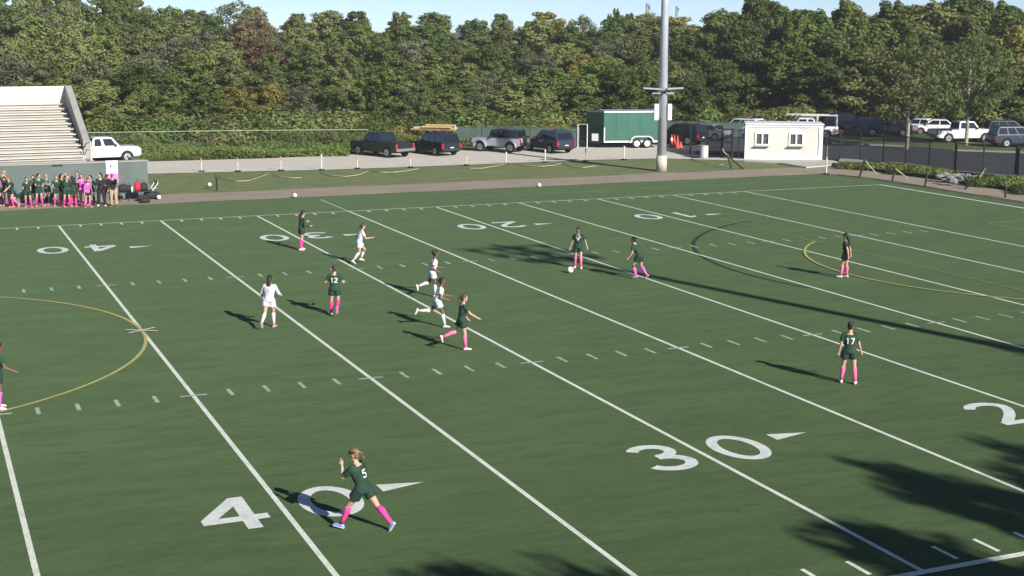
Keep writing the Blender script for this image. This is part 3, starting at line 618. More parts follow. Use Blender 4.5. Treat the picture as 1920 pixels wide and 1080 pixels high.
b = MB(); b.box((LC/2, .03, .14), (LC+.02, .12, .27)).box((.06, .025, HC/2), (.14, .13, HC-.02)).box((LC-.09, .025, HC/2), (.26, .13, HC-.02)).box((LC/2, .025, HC-.06), (LC-.3, .12, .13)); b.build('trim', M_CW, cb)
b = MB(); b.box((LC/2+.03, DC/2-.02, HC+.06), (LC+.16, DC+.2, .11)); b.build('roof', mat('cabin_roof', (.74, .75, .76), .45, var=.08), cb, bevel=.03)
for x in wx:
    f = MB(); f.box((x-ww/2+.04, .02, wz), (.11, .12, wh+.12)).box((x+ww/2-.04, .02, wz), (.11, .12, wh+.12)).box((x, .015, wz), (.10, .11, wh-.02)).box((x, .02, wz+wh/2), (ww-.19, .12, .10)).box((x, .02, wz-wh/2), (ww-.19, .12, .10))
    fr = f.build('window', M_CW, cb)
    for s_ in (-1, 1):
        g_ = MB(); g_.box((x+s_*ww*.235, .045, wz), (ww*.36, .012, wh-.1)); g_.build('pane', M_GLASS, fr)
    g_ = MB(); g_.box((x-.12, -.06, wz-wh/2-.16), (ww+.05, .14, .07)); g_.build('sill', M_SILL, fr)

# ------------------------------------------------------------------ vehicles
M_TYRE = mat('tyre', (.014, .014, .014), .85); M_RIM = mat('alloy', (.42, .43, .44), .35, metal=.7, var=.1); M_DGL = mat('tinted_glass', (.010, .013, .018), .06, var=.2, spec=.8, coat=.6)
M_TRIM = mat('black_plastic', (.018, .018, .02), .7); M_TAIL = mat('tail_lens', (.45, .01, .03), .2, coat=.6); M_HEAD = mat('head_lens', (.7, .72, .75), .12, coat=1); M_PLATE = mat('number_plate', (.75, .76, .74), .5)
M_CHROME = mat('chrome', (.6, .6, .62), .2, metal=.9)
def paint(name, c, metal=.0): return mat('paint_'+name, c, .28, metal=metal, var=.06, scale=2, coat=.35)
P_BLACK = paint('black', (.010, .013, .016)); P_WHITE = paint('white', (.78, .79, .80)); P_SILVER = paint('silver', (.42, .44, .50), .25); P_NAVY = paint('navy', (.03, .042, .075), .2); P_DGREY = paint('dark_grey', (.035, .042, .052), .2); P_GREY = paint('grey', (.24, .26, .30), .2)
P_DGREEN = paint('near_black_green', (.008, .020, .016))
def quad_panel(P, u0, u1, v0, v1, off=.012, th=.01):
    """panel inside the quad P (4 corners: low-left, low-right, top-right, top-left), lifted off its face"""
    P = [Vector(p) for p in P]; nrm = (P[1]-P[0]).cross(P[3]-P[0]).normalized()
    def at(u, v): return (P[0].lerp(P[1], u)).lerp(P[3].lerp(P[2], u), v)
    c = [at(u0, v0), at(u1, v0), at(u1, v1), at(u0, v1)]
    return [q+nrm*off for q in c]+[q-nrm*th for q in c]
PF = [(0, 1, 2, 3), (7, 6, 5, 4), (0, 4, 5, 1), (1, 5, 6, 2), (2, 6, 7, 3), (3, 7, 4, 0)]
SC = .88
def vehicle(kind, P, u, v, heading, label, cat, rack=False, rim=None, L=None, tint=None, name=None, group='vehicles parked beyond the field', zoff=0):
    """kind: suv, pickup, boxy; front is +x; heading in degrees from +X"""
    p = G(u, v) if not isinstance(u, Vector) else u
    name = name or {'suv': 'parked_suv', 'pickup': 'parked_pickup', 'boxy': 'parked_offroader', 'car': 'parked_car'}[kind]
    t = thing(name, label, cat, (p.x, p.y, .012+zoff), R(heading), group); t.scale = (SC, SC, SC)
    D = {'suv': dict(L=4.95, w=1.95, H=1.78, b=1.06, hood=1.02, c0=-2.36, c1=1.0, t0=-2.10, t1=.15, wr=.38, gr=.32, xa=(-1.45, 1.5)),
         'car': dict(L=4.6, w=1.8, H=1.46, b=.93, hood=.88, c0=-1.75, c1=1.15, t0=-1.05, t1=.3, wr=.32, gr=.24, xa=(-1.35, 1.4)),
         'pickup': dict(L=5.75, w=2.0, H=1.88, b=1.16, hood=1.16, c0=-.75, c1=1.35, t0=-.62, t1=.78, wr=.41, gr=.42, xa=(-1.75, 1.82)),
         'boxy': dict(L=4.6, w=1.85, H=1.86, b=1.17, hood=1.17, c0=-1.95, c1=.72, t0=-1.9, t1=.50, wr=.42, gr=.50, xa=(-1.35, 1.45))}[kind]
    h = D['L']/2; w_ = D['w']/2; wr = D['wr']; g0 = D['gr']
    pr = [(-h+.05, g0+.08), (-h, g0+.35), (-h+.03, D['b'])]
    if kind == 'pickup': pr += [(-.98, D['b'])]
    pr += [(D['c1'], D['b']), (h-.25, D['hood']-(.02 if kind in ('pickup', 'boxy') else .06)), (h-.05, D['hood']-(.09 if kind in ('pickup', 'boxy') else .16)), (h, g0+.3), (h-.08, g0+.05)]
    for xa in reversed(D['xa']):
        for i in range(9):
            a = math.pi*i/8; pr.append((xa+(wr+.07)*math.cos(a), g0-.02+max(0, (wr*1.02-g0)+.0)+(wr+.07)*math.sin(a)*.98))
    b = MB(); b.prism(pr, -w_, w_); body = b.build('body', P, t, bevel=.045)
    # underside and wheel wells
    MB().box((0, 0, g0+.12), (D['L']-.5, D['w']-.28, .3)).build('underbody', M_TRIM, t)
    # greenhouse
    zt = D['H']; zb = D['b']-.01; ins = .16 if kind != 'boxy' else .07
    B = [(D['c0'], -w_+.05, zb), (D['c1'], -w_+.05, zb), (D['c1'], w_-.05, zb), (D['c0'], w_-.05, zb)]; Tp = [(D['t0'], -w_+ins+.04, zt), (D['t1'], -w_+ins+.04, zt), (D['t1'], w_-ins-.04, zt), (D['t0'], w_-ins-.04, zt)]
    b = MB(); b.add(B+Tp, [(3, 2, 1, 0), (4, 5, 6, 7), (0, 1, 5, 4), (1, 2, 6, 5), (2, 3, 7, 6), (3, 0, 4, 7)])
    b.build('cabin', (tint or P), t, bevel=.05)
    gl = M_DGL
    nside = {'suv': [(.03, .30), (.33, .60), (.63, .93)], 'car': [(.08, .46), (.5, .92)], 'pickup': [(.07, .36), (.46, .9)], 'boxy': [(.03, .40), (.46, .68), (.72, .95)]}[kind]
    for sd_ in (1, -1):
        Q = [B[0], B[1], Tp[1], Tp[0]] if sd_ == -1 else [B[2], B[3], Tp[3], Tp[2]]
        for a, c in nside:
            if sd_ == 1: a, c = 1-c, 1-a
            b = MB(); b.add(quad_panel(Q, a, c, .14, .88), PF); b.build('window', gl, t)
    b = MB(); b.add(quad_panel([B[1], B[2], Tp[2], Tp[1]], .06, .94, .10, .92), PF); b.build('windscreen', gl, t)
    b = MB(); b.add(quad_panel([B[3], B[0], Tp[0], Tp[3]], .08, .92, .16, .86), PF); b.build('rear_window', gl, t)
    for xa in D['xa']:
        for sd_ in (1, -1):
            y = sd_*(w_-.11); b = MB(); b.tube([(xa, y-.12, wr), (xa, y+.12, wr)], wr, 20); wh_ = b.build('wheel', M_TYRE, t, bevel=.03)
            b = MB(); b.tube([(xa, y+sd_*.11, wr), (xa, y+sd_*.135, wr)], wr*.62, 16); b.build('rim', rim or M_RIM, wh_)
            b = MB(); b.tube([(xa, y+sd_*.13, wr), (xa, y+sd_*.15, wr)], wr*.18, 8); b.build('hub', M_TRIM, wh_)
    bh = g0+.22
    MB().box((h-.03, 0, bh), (.16, D['w']-.16, .24)).build('front_bumper', M_CHROME if kind == 'pickup' else M_TRIM, t, bevel=.03)
    MB().box((-h+.0, 0, bh), (.18, D['w']-.12, .22)).build('rear_bumper', M_CHROME if kind == 'pickup' else M_TRIM, t, bevel=.03)
    MB().box((h-.035, 0, D['hood']-.34), (.09, D['w']*.52, .26)).build('grille', M_TRIM, t)
    for sd_ in (1, -1):
        MB().box((h-.06, sd_*(w_-.22), D['hood']-.30), (.14, .34, .18)).build('headlight', M_HEAD, t, bevel=.02)
        MB().box((-h+.06, sd_*(w_-.11), D['b']-.26), (.14, .19, .42 if kind != 'car' else .2)).build('taillight', M_TAIL, t, bevel=.02)
        MB().box((D['c1']-.35, sd_*(w_+.10), D['b']+.14), (.14, .2, .16)).build('mirror', M_TRIM, t, bevel=.02)
        for hx in (-.2, .75): MB().box((hx if kind != 'pickup' else hx+.1, sd_*(w_+.008), D['b']-.15), (.18, .02, .035)).build('door_handle', M_CHROME, t)
    MB().box((-h-.02, 0, D['b']-.42 if kind != 'pickup' else bh), (.03, .34, .17)).build('number_plate', M_PLATE, t)
    if kind == 'pickup':   # bed opening with walls
        MB().box(((-h-.98)/2+.02, 0, D['b']+.006), (h-1.22, D['w']-.3, .02)).build('bed_cover', M_TRIM, t)
    if kind == 'suv':
        for sd_ in (1, -1): b = MB(); b.tube([(-1.7, sd_*.66, zt+.06), (.1, sd_*.66, zt+.06)], .022, 6).box((-1.65, sd_*.66, zt+.02), (.05, .04, .08)).box((.05, sd_*.66, zt+.02), (.05, .04, .08)); b.build('roof_rail', M_TRIM, t)
    if kind == 'boxy':
        for xa in D['xa']:
            for sd_ in (1, -1):
                b = MB(); pts = [(xa+(wr+.14)*math.cos(math.pi*i/10), (wr+.13)*math.sin(math.pi*i/10)+wr+.02) for i in range(11)]
                for i in range(10):
                    (xa_, za), (xb_, zb_) = pts[i], pts[i+1]; b.box(((xa_+xb_)/2, sd_*(w_+.06), (za+zb_)/2), (math.dist((xa_, za), (xb_, zb_))+.02, .22, .07), Matrix.Rotation(-math.atan2(zb_-za, xb_-xa_), 3, 'Y'))
                b.build('fender', P, t)
        b = MB(); b.tube([(-h-.08, .1, 1.02), (-h-.30, .1, 1.02)], .40, 20); sp = b.build('spare_wheel', M_TYRE, t, bevel=.03)
        b = MB(); b.tube([(-h-.29, .1, 1.02), (-h-.33, .1, 1.02)], .22, 14); b.build('rim', M_RIM, sp)
    if rack:
        b = MB()
        for x in (-2.7, -.95, 1.0):
            for sd_ in (1, -1): b.tube([(x, sd_*(w_-.08), D['b'] if x < -.9 else zt-.05), (x, sd_*(w_-.12), zt+.28)], .032, 6)
            b.tube([(x, -w_+.12, zt+.28), (x, w_-.12, zt+.28)], .032, 6)
        for sd_ in (1, -1): b.tube([(-2.75, sd_*(w_-.12), zt+.28), (1.9, sd_*(w_-.12), zt+.28)], .045, 6)
        b.build('ladder_rack', P_WHITE, t)
    return t
def near_az(u): # bearing (deg from +X) in which the camera looks at u
    d = AT(u, 100)-CAM; return math.degrees(math.atan2(d.y, d.x))
def veh(kind, P, u, v, rel, label, cat, **k):
    """rel: heading relative to the view bearing; 0 = driving away, 90 = nose to the left, -90 = nose to the right"""
    return vehicle(kind, P, u, v, near_az(u)+rel, label, cat, **k)
wpk = veh('pickup', P_WHITE, 189, 303.5, -80, 'white pickup truck half hidden by the grandstand end wall, nose to the right', 'pickup truck', zoff=.0)
veh('pickup', P_BLACK, 716, 292, 40, 'black pickup truck seen from behind with a red tail light, leftmost on the gravel', 'pickup truck')
sv = veh('suv', P_BLACK, 815, 289, 34, 'black suv with yellow boards stacked above its roof', 'suv')
veh('boxy', P_SILVER, 939, 284, 62, 'silver boxy off-roader with dark soft top and rear spare wheel', 'off-road car', tint=P_NAVY)
veh('suv', P_NAVY, 1029, 284.5, 36, 'dark navy suv parked just left of the green trailer', 'suv')
veh('suv', P_BLACK, 1272, 270, 60, 'black suv directly behind the red cones right of the light pole', 'suv')
veh('car', P_GREY, 1322, 262, 65, 'grey car seen through the open black gate', 'car')
veh('suv', P_WHITE, 1386, 257, 60, 'white suv partly hidden behind the left end of the cabin', 'suv')
veh('pickup', P_WHITE, 1512, 259, 92, 'white work pickup with ladder rack behind the cabin', 'pickup truck', rack=True)
veh('suv', P_NAVY, 1609, 254.5, 84, 'dark blue suv parked just right of the cabin across the driveway', 'suv', L=4.9)
veh('car', P_DGREY, 1672, 253, 72, 'low dark car beyond the grass island, right of the blue suv', 'car')
veh('car', P_WHITE, 1722, 250, 70, 'white car behind the slender roadside tree', 'car')
veh('pickup', P_WHITE, 1802, 266, -62, 'silver-white pickup truck with black grille behind the stout roadside tree', 'pickup truck')
veh('suv', P_DGREY, 1893, 262, -70, 'dark grey suv at the right edge of the parking lot', 'suv')
veh('suv', P_DGREY, 1862, 247, -60, 'dark suv in the back row of the lot, right of the silver pickup', 'suv')
veh('suv', P_BLACK, 1935, 250, 70, 'black suv in the back row at the right picture edge', 'suv')
veh('car', P_WHITE, 1752, 252, 95, 'white car far back in the lot, left of the silver pickup', 'car')
veh('suv', P_BLACK, 1560, 246, 88, 'black suv beyond the white work pickup', 'suv')
veh('car', P_NAVY, 1700, 241, -75, 'navy car in the farthest row behind the slender tree', 'car')
veh('suv', P_NAVY, 1905, 275, -60, 'navy suv nearest the right picture edge beside the grass island', 'suv')
# boards above the black suv
bd = thing('board_stack', 'yellow wooden boards stacked on the roof of the black suv', 'boards', tuple(sv.location+Vector((0, 0, 1.70))), sv.rotation_euler.z+R(40))
M_WOOD = mat('yellow_wood', (.56, .44, .22), .7, var=.3, scale=4); M_WOOD2 = mat('pale_wood', (.68, .62, .44), .7, var=.2, scale=4); M_WOOD3 = mat('red_wood', (.34, .15, .08), .7, var=.3)
for i, (x, z, L_, m_, ya) in enumerate([(0, .05, 3.1, M_WOOD3, .3), (.1, .05, 3.3, M_WOOD, 0), (-.1, .16, 3.0, M_WOOD, .25), (.0, .16, 3.2, M_WOOD2, -.1), (-.35, .27, 2.4, M_WOOD2, .05), (-.5, .38, 2.2, M_WOOD, .15), (-.3, .27, 2.2, M_WOOD, .35)]):
    MB().box((x, ya*1.6-.1, z), (L_, .24, .09)).build('board', m_, bd)
# ------------------------------------------------------------------ green enclosed trailer
q0, q1 = G(1132, 278), G(1246, 278); ax = q1-q0; LT = ax.length
tr = thing('enclosed_trailer', 'green enclosed twin-axle trailer with white lower trim, behind the light pole', 'trailer', (q0.x, q0.y, .01), math.atan2(ax.y, ax.x)+R(6))
P_TG = mat('trailer_green', (.034, .135, .098), .45, var=.2, scale=.7, coat=.2); HT = 2.72; WT = 2.1; zb = .42
VN = 1.15
b = MB(); pg = [(0, 0), (LT, 0), (LT, WT), (0, WT), (-VN, WT*.62), (-VN, WT*.38)]; b.add([(x, y, zb) for x, y in pg]+[(x, y, HT) for x, y in pg], [tuple(range(6)), tuple(range(11, 5, -1))]+[(i, (i+1) % 6, (i+1) % 6+6, i+6) for i in range(6)]); b.build('body', P_TG, tr, bevel=.02)
for i in range(5): MB().box((LT*(i+.5)/5, -.012, (HT+zb)/2+.05), (LT/5-.015, .02, HT-zb-.35)).build('side_panel', P_TG, tr)
b = MB(); b.box((LT/2, -.02, zb+.06), (LT+.02, .06, .12)).box((LT/2, -.02, HT-.03), (LT+.02, .05, .06)).box((.03, -.02, 1.0), (.07, .07, 1.1)); b.build('trim', M_CW, tr)
MB().box((LT/2, WT/2, HT+.03), (LT+.03, WT+.06, .06)).build('roof', M_GALV, tr)
fx = [LT*.545, LT*.72]
b = MB(); c = (fx[0]+fx[1])/2; pts = [(c-.92, .42), (c-.78, .72), (c-.55, .86), (c+.55, .86), (c+.78, .72), (c+.92, .42)]
for i in range(5):
    (xa, za), (xb, zb_) = pts[i], pts[i+1]; b.box(((xa+xb)/2, -.10, (za+zb_)/2), (math.dist(pts[i], pts[i+1])+.05, .22, .07), Matrix.Rotation(-math.atan2(zb_-za, xb-xa), 3, 'Y'))
b.build('fender', M_CW, tr)
for x in fx:
    b = MB(); b.tube([(x, -.16, .34), (x, .06, .34)], .34, 20); wh_ = b.build('wheel', M_TYRE, tr, bevel=.02); b = MB(); b.tube([(x, -.155, .34), (x, -.185, .34)], .22, 14); b.build('rim', M_CW, wh_)
b = MB(); b.tube([(-2.1, WT/2, .45), (0, .3, .38)], .05, 6).tube([(-2.1, WT/2, .45), (0, WT-.3, .38)], .05, 6).tube([(-2.1, WT/2, 0), (-2.1, WT/2, .7)], .05, 6); b.build('hitch', M_BLACK, tr)
MB().box((-.62, .30, .80), (.52, .04, .55), Matrix.Rotation(-.6, 3, 'Z')).build('white_notice', M_PLATE, tr)
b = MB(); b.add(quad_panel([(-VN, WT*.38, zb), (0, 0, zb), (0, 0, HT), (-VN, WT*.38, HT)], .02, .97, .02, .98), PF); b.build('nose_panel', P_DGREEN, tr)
# open barrier frame left of trailer
p = G(1092, 277); fr = thing('white_frame', 'white tubular frame standing just left of the green trailer', 'frame', (p.x, p.y, 0), R(near_az(1092)-90)); b = MB(); b.tube([(-.35, 0, 0), (-.35, 0, 1.75), (.35, 0, 1.78), (.35, 0, 0)], .03, 6); b.build('frame', M_CW, fr)

# ------------------------------------------------------------------ cones, barrel, gate
M_CONE = mat('cone_red', (.62, .06, .03), .5)
for i, (u, v) in enumerate([(1259, 275.5), (1264, 276.5), (1270, 277.5), (1276, 277)]):
    p = G(u, v); cn = thing('traffic_cone', ['leftmost red traffic cone beside the light pole', 'second red traffic cone from the light pole', 'third red traffic cone from the light pole', 'short red cone farthest right of the light pole'][i], 'cone', (p.x, p.y, .01), 0, 'red cones by the pole')
    h_ = .95 if i < 3 else .45
    MB().tube([(0, 0, .03), (0, 0, h_)], [.17, .035], 14).build('cone_body', M_CONE, cn); MB().box((0, 0, .02), (.42, .42, .04)).build('base', M_CONE, cn)
    if i == 0: MB().tube([(0, 0, h_*.5), (0, 0, h_*.75)], [.115, .072], 14, False).build('reflective_band', M_PLATE, cn)
p = G(1320, 296.5); br = thing('barrel', 'pale grey barrel standing in front of the open black gate', 'barrel', (p.x, p.y, .01))
MB().tube([(0, 0, 0), (0, 0, .08), (0, 0, .42), (0, 0, .78), (0, 0, .84)], [.26, .28, .29, .28, .25], 20).build('drum', mat('barrel_grey', (.55, .56, .58), .5), br, True); MB().tube([(0, 0, .84), (0, 0, .88)], [.29, .29], 20).build('lid', M_STAND, br)
def gate_leaf(u0, v0, u1, v1, H, label):
    a, c = G(u0, v0), G(u1, v1); d = c-a; L_ = d.length; t = thing('metal_gate', label, 'gate', (a.x, a.y, 0), math.atan2(d.y, d.x), 'leaves of the open gate')
    b = MB(); b.tube([(0, 0, .08), (0, 0, H)], .055, 8).tube([(L_, 0, .08), (L_, 0, H)], .055, 8).tube([(0, 0, H), (L_, 0, H)], .04, 6).tube([(0, 0, .12), (L_, 0, .12)], .04, 6).tube([(0, 0, H*.55), (L_, 0, H*.55)], .03, 6); b.build('frame', M_BLACK, t)
    b = MB(); n_ = max(3, int(L_/.14))
    for i in range(1, n_): b.tube([(L_*i/n_, 0, .12), (L_*i/n_, 0, H)], .009, 4, False)
    for i in range(1, 12): b.tube([(0, 0, H*i/12), (L_, 0, H*i/12)], .008, 4, False)
    b.build('mesh_infill', M_BLACK, t)['kind'] = 'stuff'
gate_leaf(1326, 286, 1352, 294, 1.95, 'left leaf of the open black mesh gate, behind the barrel')
gate_leaf(1354, 296, 1371, 297, 2.0, 'right leaf of the black mesh gate, against the cabin')
for i, (u, v, H) in enumerate([(1294, 288, 2.0), (1322, 292, 2.15), (1352.5, 296, 2.2), (1372, 298, 2.05)]):
    p = G(u, v); t = MB().tube([(0, 0, 0), (0, 0, H)], .07, 8).ball((0, 0, H), .08, 8, 6).build('gate_post', M_BLACK); t.location = (p.x, p.y, 0)
    tag(t, ['black gate post nearest the red cones', 'black gate post rising behind the pale barrel', 'black gate post between the two gate leaves', 'black gate post next to the cabin corner'][i], 'post', 'black gate posts')

# ------------------------------------------------------------------ chain link fences
def link_fence(pts, H, label, m, top=True, wire=.11, screen=None, post_r=.035, name='chain_link_fence', wr=.0045, posts=None, m_rail=None):
    t = thing(name, label, 'fence', (pts[0].x, pts[0].y, 0)); o0 = Vector((pts[0].x, pts[0].y, 0))
    P = [Vector((p.x, p.y, 0))-o0 for p in pts]
    for i, p in enumerate(P):
        pr_ = posts[i] if posts else post_r; MB().tube([(p.x, p.y, 0), (p.x, p.y, H+.05)], pr_, 8).build('post', m, t)
    b = MB(); b.tube([(p.x, p.y, H) for p in P], .024, 6) if top else None; b.tube([(p.x, p.y, .08) for p in P], .012, 5)
    b.build('rail', m_rail or m, t)
    b = MB()
    for a, c in zip(P, P[1:]):
        d = c-a; L_ = d.length; d = d/L_; n_ = int(L_/wire); k = H-.1
        for i in range(n_+1):
            x = L_*i/max(n_, 1)
            for s_ in (1, -1):
                x2 = x+s_*k
                z2 = H
                if x2 > L_: z2 = .1+(L_-x); x2 = L_
                if x2 < 0: z2 = .1+x; x2 = 0
                if z2 > .12:
                    A = a+d*x; C_ = a+d*x2; b.tube([(A.x, A.y, .1), (C_.x, C_.y, z2)], wr, 3, False)
        # the half of the lattice that starts on the posts
        n2 = int(k/wire)
        for i in range(1, n2):
            z = .1+k*i/n2; xx = min(H-z, L_); A = a; C_ = a+d*xx; b.tube([(A.x, A.y, z), (C_.x, C_.y, z+xx)], wr, 3, False); A = c; C_ = c-d*xx; b.tube([(A.x, A.y, z), (C_.x, C_.y, z+xx)], wr, 3, False)
    b.build('wire_mesh', m, t)['kind'] = 'stuff'
    if screen:
        for a, c in zip(P, P[1:]):
            d = c-a; mid = (a+c)/2; q = MB(); q.box((mid.x, mid.y+.06, H*.5), (d.length-.03, .012, H-.12), Matrix.Rotation(math.atan2(d.y, d.x), 3, 'Z')); q.build('windscreen', screen, t)
    return t
M_FBLK = mat('fence_black', (.010, .013, .015), .6); M_FGRN = mat('fence_green', (.09, .12, .08), .7); M_FTOP = mat('fence_rail_pale', (.40, .44, .30), .6); M_SCREEN = mat('green_screen', (.075, .12, .095), .85, var=.25, scale=1.2)
fpts = [G(1548, 299), G(1575, 301), G(1612, 303), G(1655, 306), G(1697, 311.5), G(1741, 319), G(1790, 326), G(1842, 332), G(1905, 336), G(1985, 346), G(2080, 358)]
link_fence(fpts, 1.95, 'black chain link fence along the driveway, right of the cabin', M_FBLK, wr=.009, wire=.095, posts=[.05, .05, .04, .04, .04, .04, .075, .05, .13, .05, .05])
link_fence([G(1372, 297.5), G(1384, 297.8), G(1395, 298)], 2.0, 'short black chain link panel between the gate and the cabin', M_FBLK)
bpts = [AT(u, 103) for u in range(150, 700, 60)]
link_fence(bpts, 1.62, 'long thin wire fence with a pale top rail before the wild bushes', M_FGRN, post_r=.02, wire=.2, wr=.004, m_rail=M_FTOP)
gpts = [AT(u, 108.5-(u-862)*.004) for u in (850, 905, 950, 995, 1040, 1085, 1125)]
link_fence(gpts, 1.45, 'green screened fence behind the off-roader and the trailer', M_FGRN, screen=M_SCREEN, wire=.5)
bk = [AT(u, 118) for u in (1180, 1250, 1320, 1400, 1480)]
link_fence(bk, 1.3, 'green screened fence at the far edge of the lot behind the cabin', M_FGRN, screen=M_SCREEN, wire=.5)

# ------------------------------------------------------------------ marker posts along the gravel, rope on the grass
M_MARK = mat('marker_white', (.66, .62, .52), .6, var=.2); M_MARKO = mat('marker_orange', (.62, .30, .20), .6); M_ROPE = mat('tan_strap', (.44, .42, .27), .8, var=.25, scale=6)
MP = [(378, 322, 298, 0), (446, 321.5, 297, 0), (527, 320, 294, 0), (603, 319, 290, 1), (670, 316.5, 295, 0), (770, 314, 292, 0), (875, 310, 287, 0), (949, 307, 285, 1), (1022, 304.5, 280, 1), (1098, 302, 278, 2), (1170, 299.5, 274, 1)]
WH = ['leftmost', 'second', 'third', 'fourth', 'fifth', 'sixth', 'seventh', 'eighth', 'ninth', 'tenth', 'eleventh']
for i, (u, v, vt, k) in enumerate(MP):
    p = G(u, v); H = max(.7, (v-vt)/(F/(p-CAM).length)); t = thing('marker_post', '%s marker post from the left along the gravel road, %s' % (WH[i], ['thin and faded', 'cream white', 'orange'][k]) if i else 'leftmost marker post along the gravel road, thin and faded', 'post', (p.x, p.y, 0), 0, 'marker posts along the gravel road')
    MB().tube([(0, 0, 0), (0, 0, H*.75)], .045 if k == 1 else .03, 8).build('lower_post', M_MARKO if k == 2 else M_MARK, t); MB().tube([(0, 0, H*.75), (0, 0, H)], .06 if k == 1 else .045, 8).build('post_cap', M_MARK if k != 0 else M_MARKO, t)
    MB().tube([(0, 0, 0), (0, 0, .07)], [.22, .16], 10).build('foot', M_BLACK, t)
def rope(pts, label, r=.028):
    P = [G(u, v, .05) for u, v in pts]; Q = []
    for i in range(len(P)-1):
        for k in range(5): Q.append(P[i].lerp(P[i+1], k/5))
    Q.append(P[-1]); b = MB(); b.tube(Q, r, 5); o = b.build('strap', M_ROPE, None, True); tag(o, label, 'strap', 'tan straps lying on the grass'); return o
rope([(410, 331), (425, 336), (445, 340), (465, 339), (485, 333), (504, 325.5)], 'leftmost tan strap sagging on the grass, beside the dark stake')
rope([(511, 326), (525, 331), (545, 333.5), (566, 333.5)], 'tan strap on the grass below the third marker post')
rope([(601, 323), (622, 329), (648, 331), (672, 328), (690, 321)], 'tan strap on the grass below the fourth and fifth marker posts')
rope([(697, 320), (715, 323), (740, 323), (765, 320), (786, 316.5)], 'tan strap on the grass below the black pickup')
rope([(880, 315.5), (905, 315.5), (930, 311.5), (952, 305.5)], 'tan strap on the grass below the off-roader')
rope([(966, 307), (985, 310), (1015, 312), (1040, 310), (1052, 306)], 'tan strap on the grass below the navy suv')
rope([(1055, 307), (1075, 312), (1095, 314), (1118, 311)], 'tan strap on the grass left of the trailer shadow')
rope([(1296, 297), (1310, 303), (1330, 307), (1355, 309)], 'tan strap on the grass right of the floodlight pole')
rope([(1740, 349-4), (1745, 345)], 'short tan strap end by the third dark stake') if 0 else None
def stake(u, v, lean, H, label, strap=None, dbl=False):
    p = G(u, v); t = thing('dark_stake', label, 'stake', (p.x, p.y, -.02), R(near_az(u)-90), 'dark stakes along the field edge')
    MB().tube([(0, 0, 0), (lean, 0, H)], .06, 7).build('stake', mat('dark_wood', (.025, .024, .018), .8), t)
    if dbl: MB().tube([(.75, 0, 0), (lean, .05, H)], .06, 7).build('brace', mat('dark_wood', (.025, .024, .018), .8), t)
    MB().ball((lean, 0, H), (.10, .10, .13), 8, 6).build('stake_head', mat('stake_head', (.05, .07, .03), .8), t)
    if strap:
        b = MB(); b.tube([(lean+.05, -.05, H-.02)]+[tuple(q) for q in strap], [.038]*(1+len(strap)), 6); b.build('strap', M_ROPE, t)
stake(1611, 332, .30, 1.0, 'dark stake on the cinder strip nearest the cabin, strap falling right', [(.75, -.2, .55), (1.05, -.4, .25)])
stake(1673, 338.5, .12, .75, 'second dark stake from the cabin on the cinder strip', [(.55, -.3, .45), (.9, -.5, .2)])
stake(1734, 349, .10, .75, 'third dark stake from the cabin on the cinder strip')
stake(1808, 354.5, .75, .75, 'strongly leaning dark stake with a pale strap end, at the rubble', [(.95, 0, 1.0), (1.05, 0, 1.25)])
stake(1885, 370, 0, .62, 'short upright dark stake near the right picture edge')
stake(1372, 316, -.30, .85, 'dark forked stake left of the concrete path, pale strap on top', [(-.55, 0, 1.1), (-.62, 0, 1.3)], True)
stake(407, 357, .0, .8, 'dark stake on the grass by the leftmost strap, beside a ball')
p = G(1549, 326); cp_ = thing('corner_post', 'thin white post at the far corner of the turf, before the cabin path', 'post', (p.x, p.y, 0)); MB().tube([(0, 0, 0), (0, 0, 1.05)], .05, 8).build('post', M_MARK, cp_); MB().tube([(0, 0, 1.05), (.0, 0, 1.75)], .02, 6).build('rod', M_MARKO, cp_)
MB().tube([(0, 0, 0), (0, 0, .05)], [.2, .16], 10).build('foot', M_BLACK, cp_)
# low dark edging along the mounds
E_ = [G(1562, 311), G(1590, 315), G(1640, 321), G(1700, 329), G(1760, 337), G(1820, 345), G(1880, 355), G(1960, 369), G(2060, 386)]
b = MB(); V = []
for i, p in enumerate(E_):
    d = (E_[min(i+1, len(E_)-1)]-E_[max(i-1, 0)]).normalized(); nn = Vector((-d.y, d.x, 0))*.07; z = .20+.04*math.sin(i*2.1)
    V += [(p+nn)[:2]+(-.03,), (p+nn)[:2]+(z,), (p-nn)[:2]+(z,), (p-nn)[:2]+(-.03,)]
Fc = []
for i in range(len(E_)-1):
    for k in range(3): Fc.append((4*i+k, 4*i+k+1, 4*i+k+5, 4*i+k+4))
b.add(V, Fc); ed = b.build('timber_edging', mat('dark_timber', (.022, .017, .012), .9, var=.3, scale=4, bump=.3)); tag(ed, 'low dark timber edging between the cinder strip and the green mounds', 'edging')

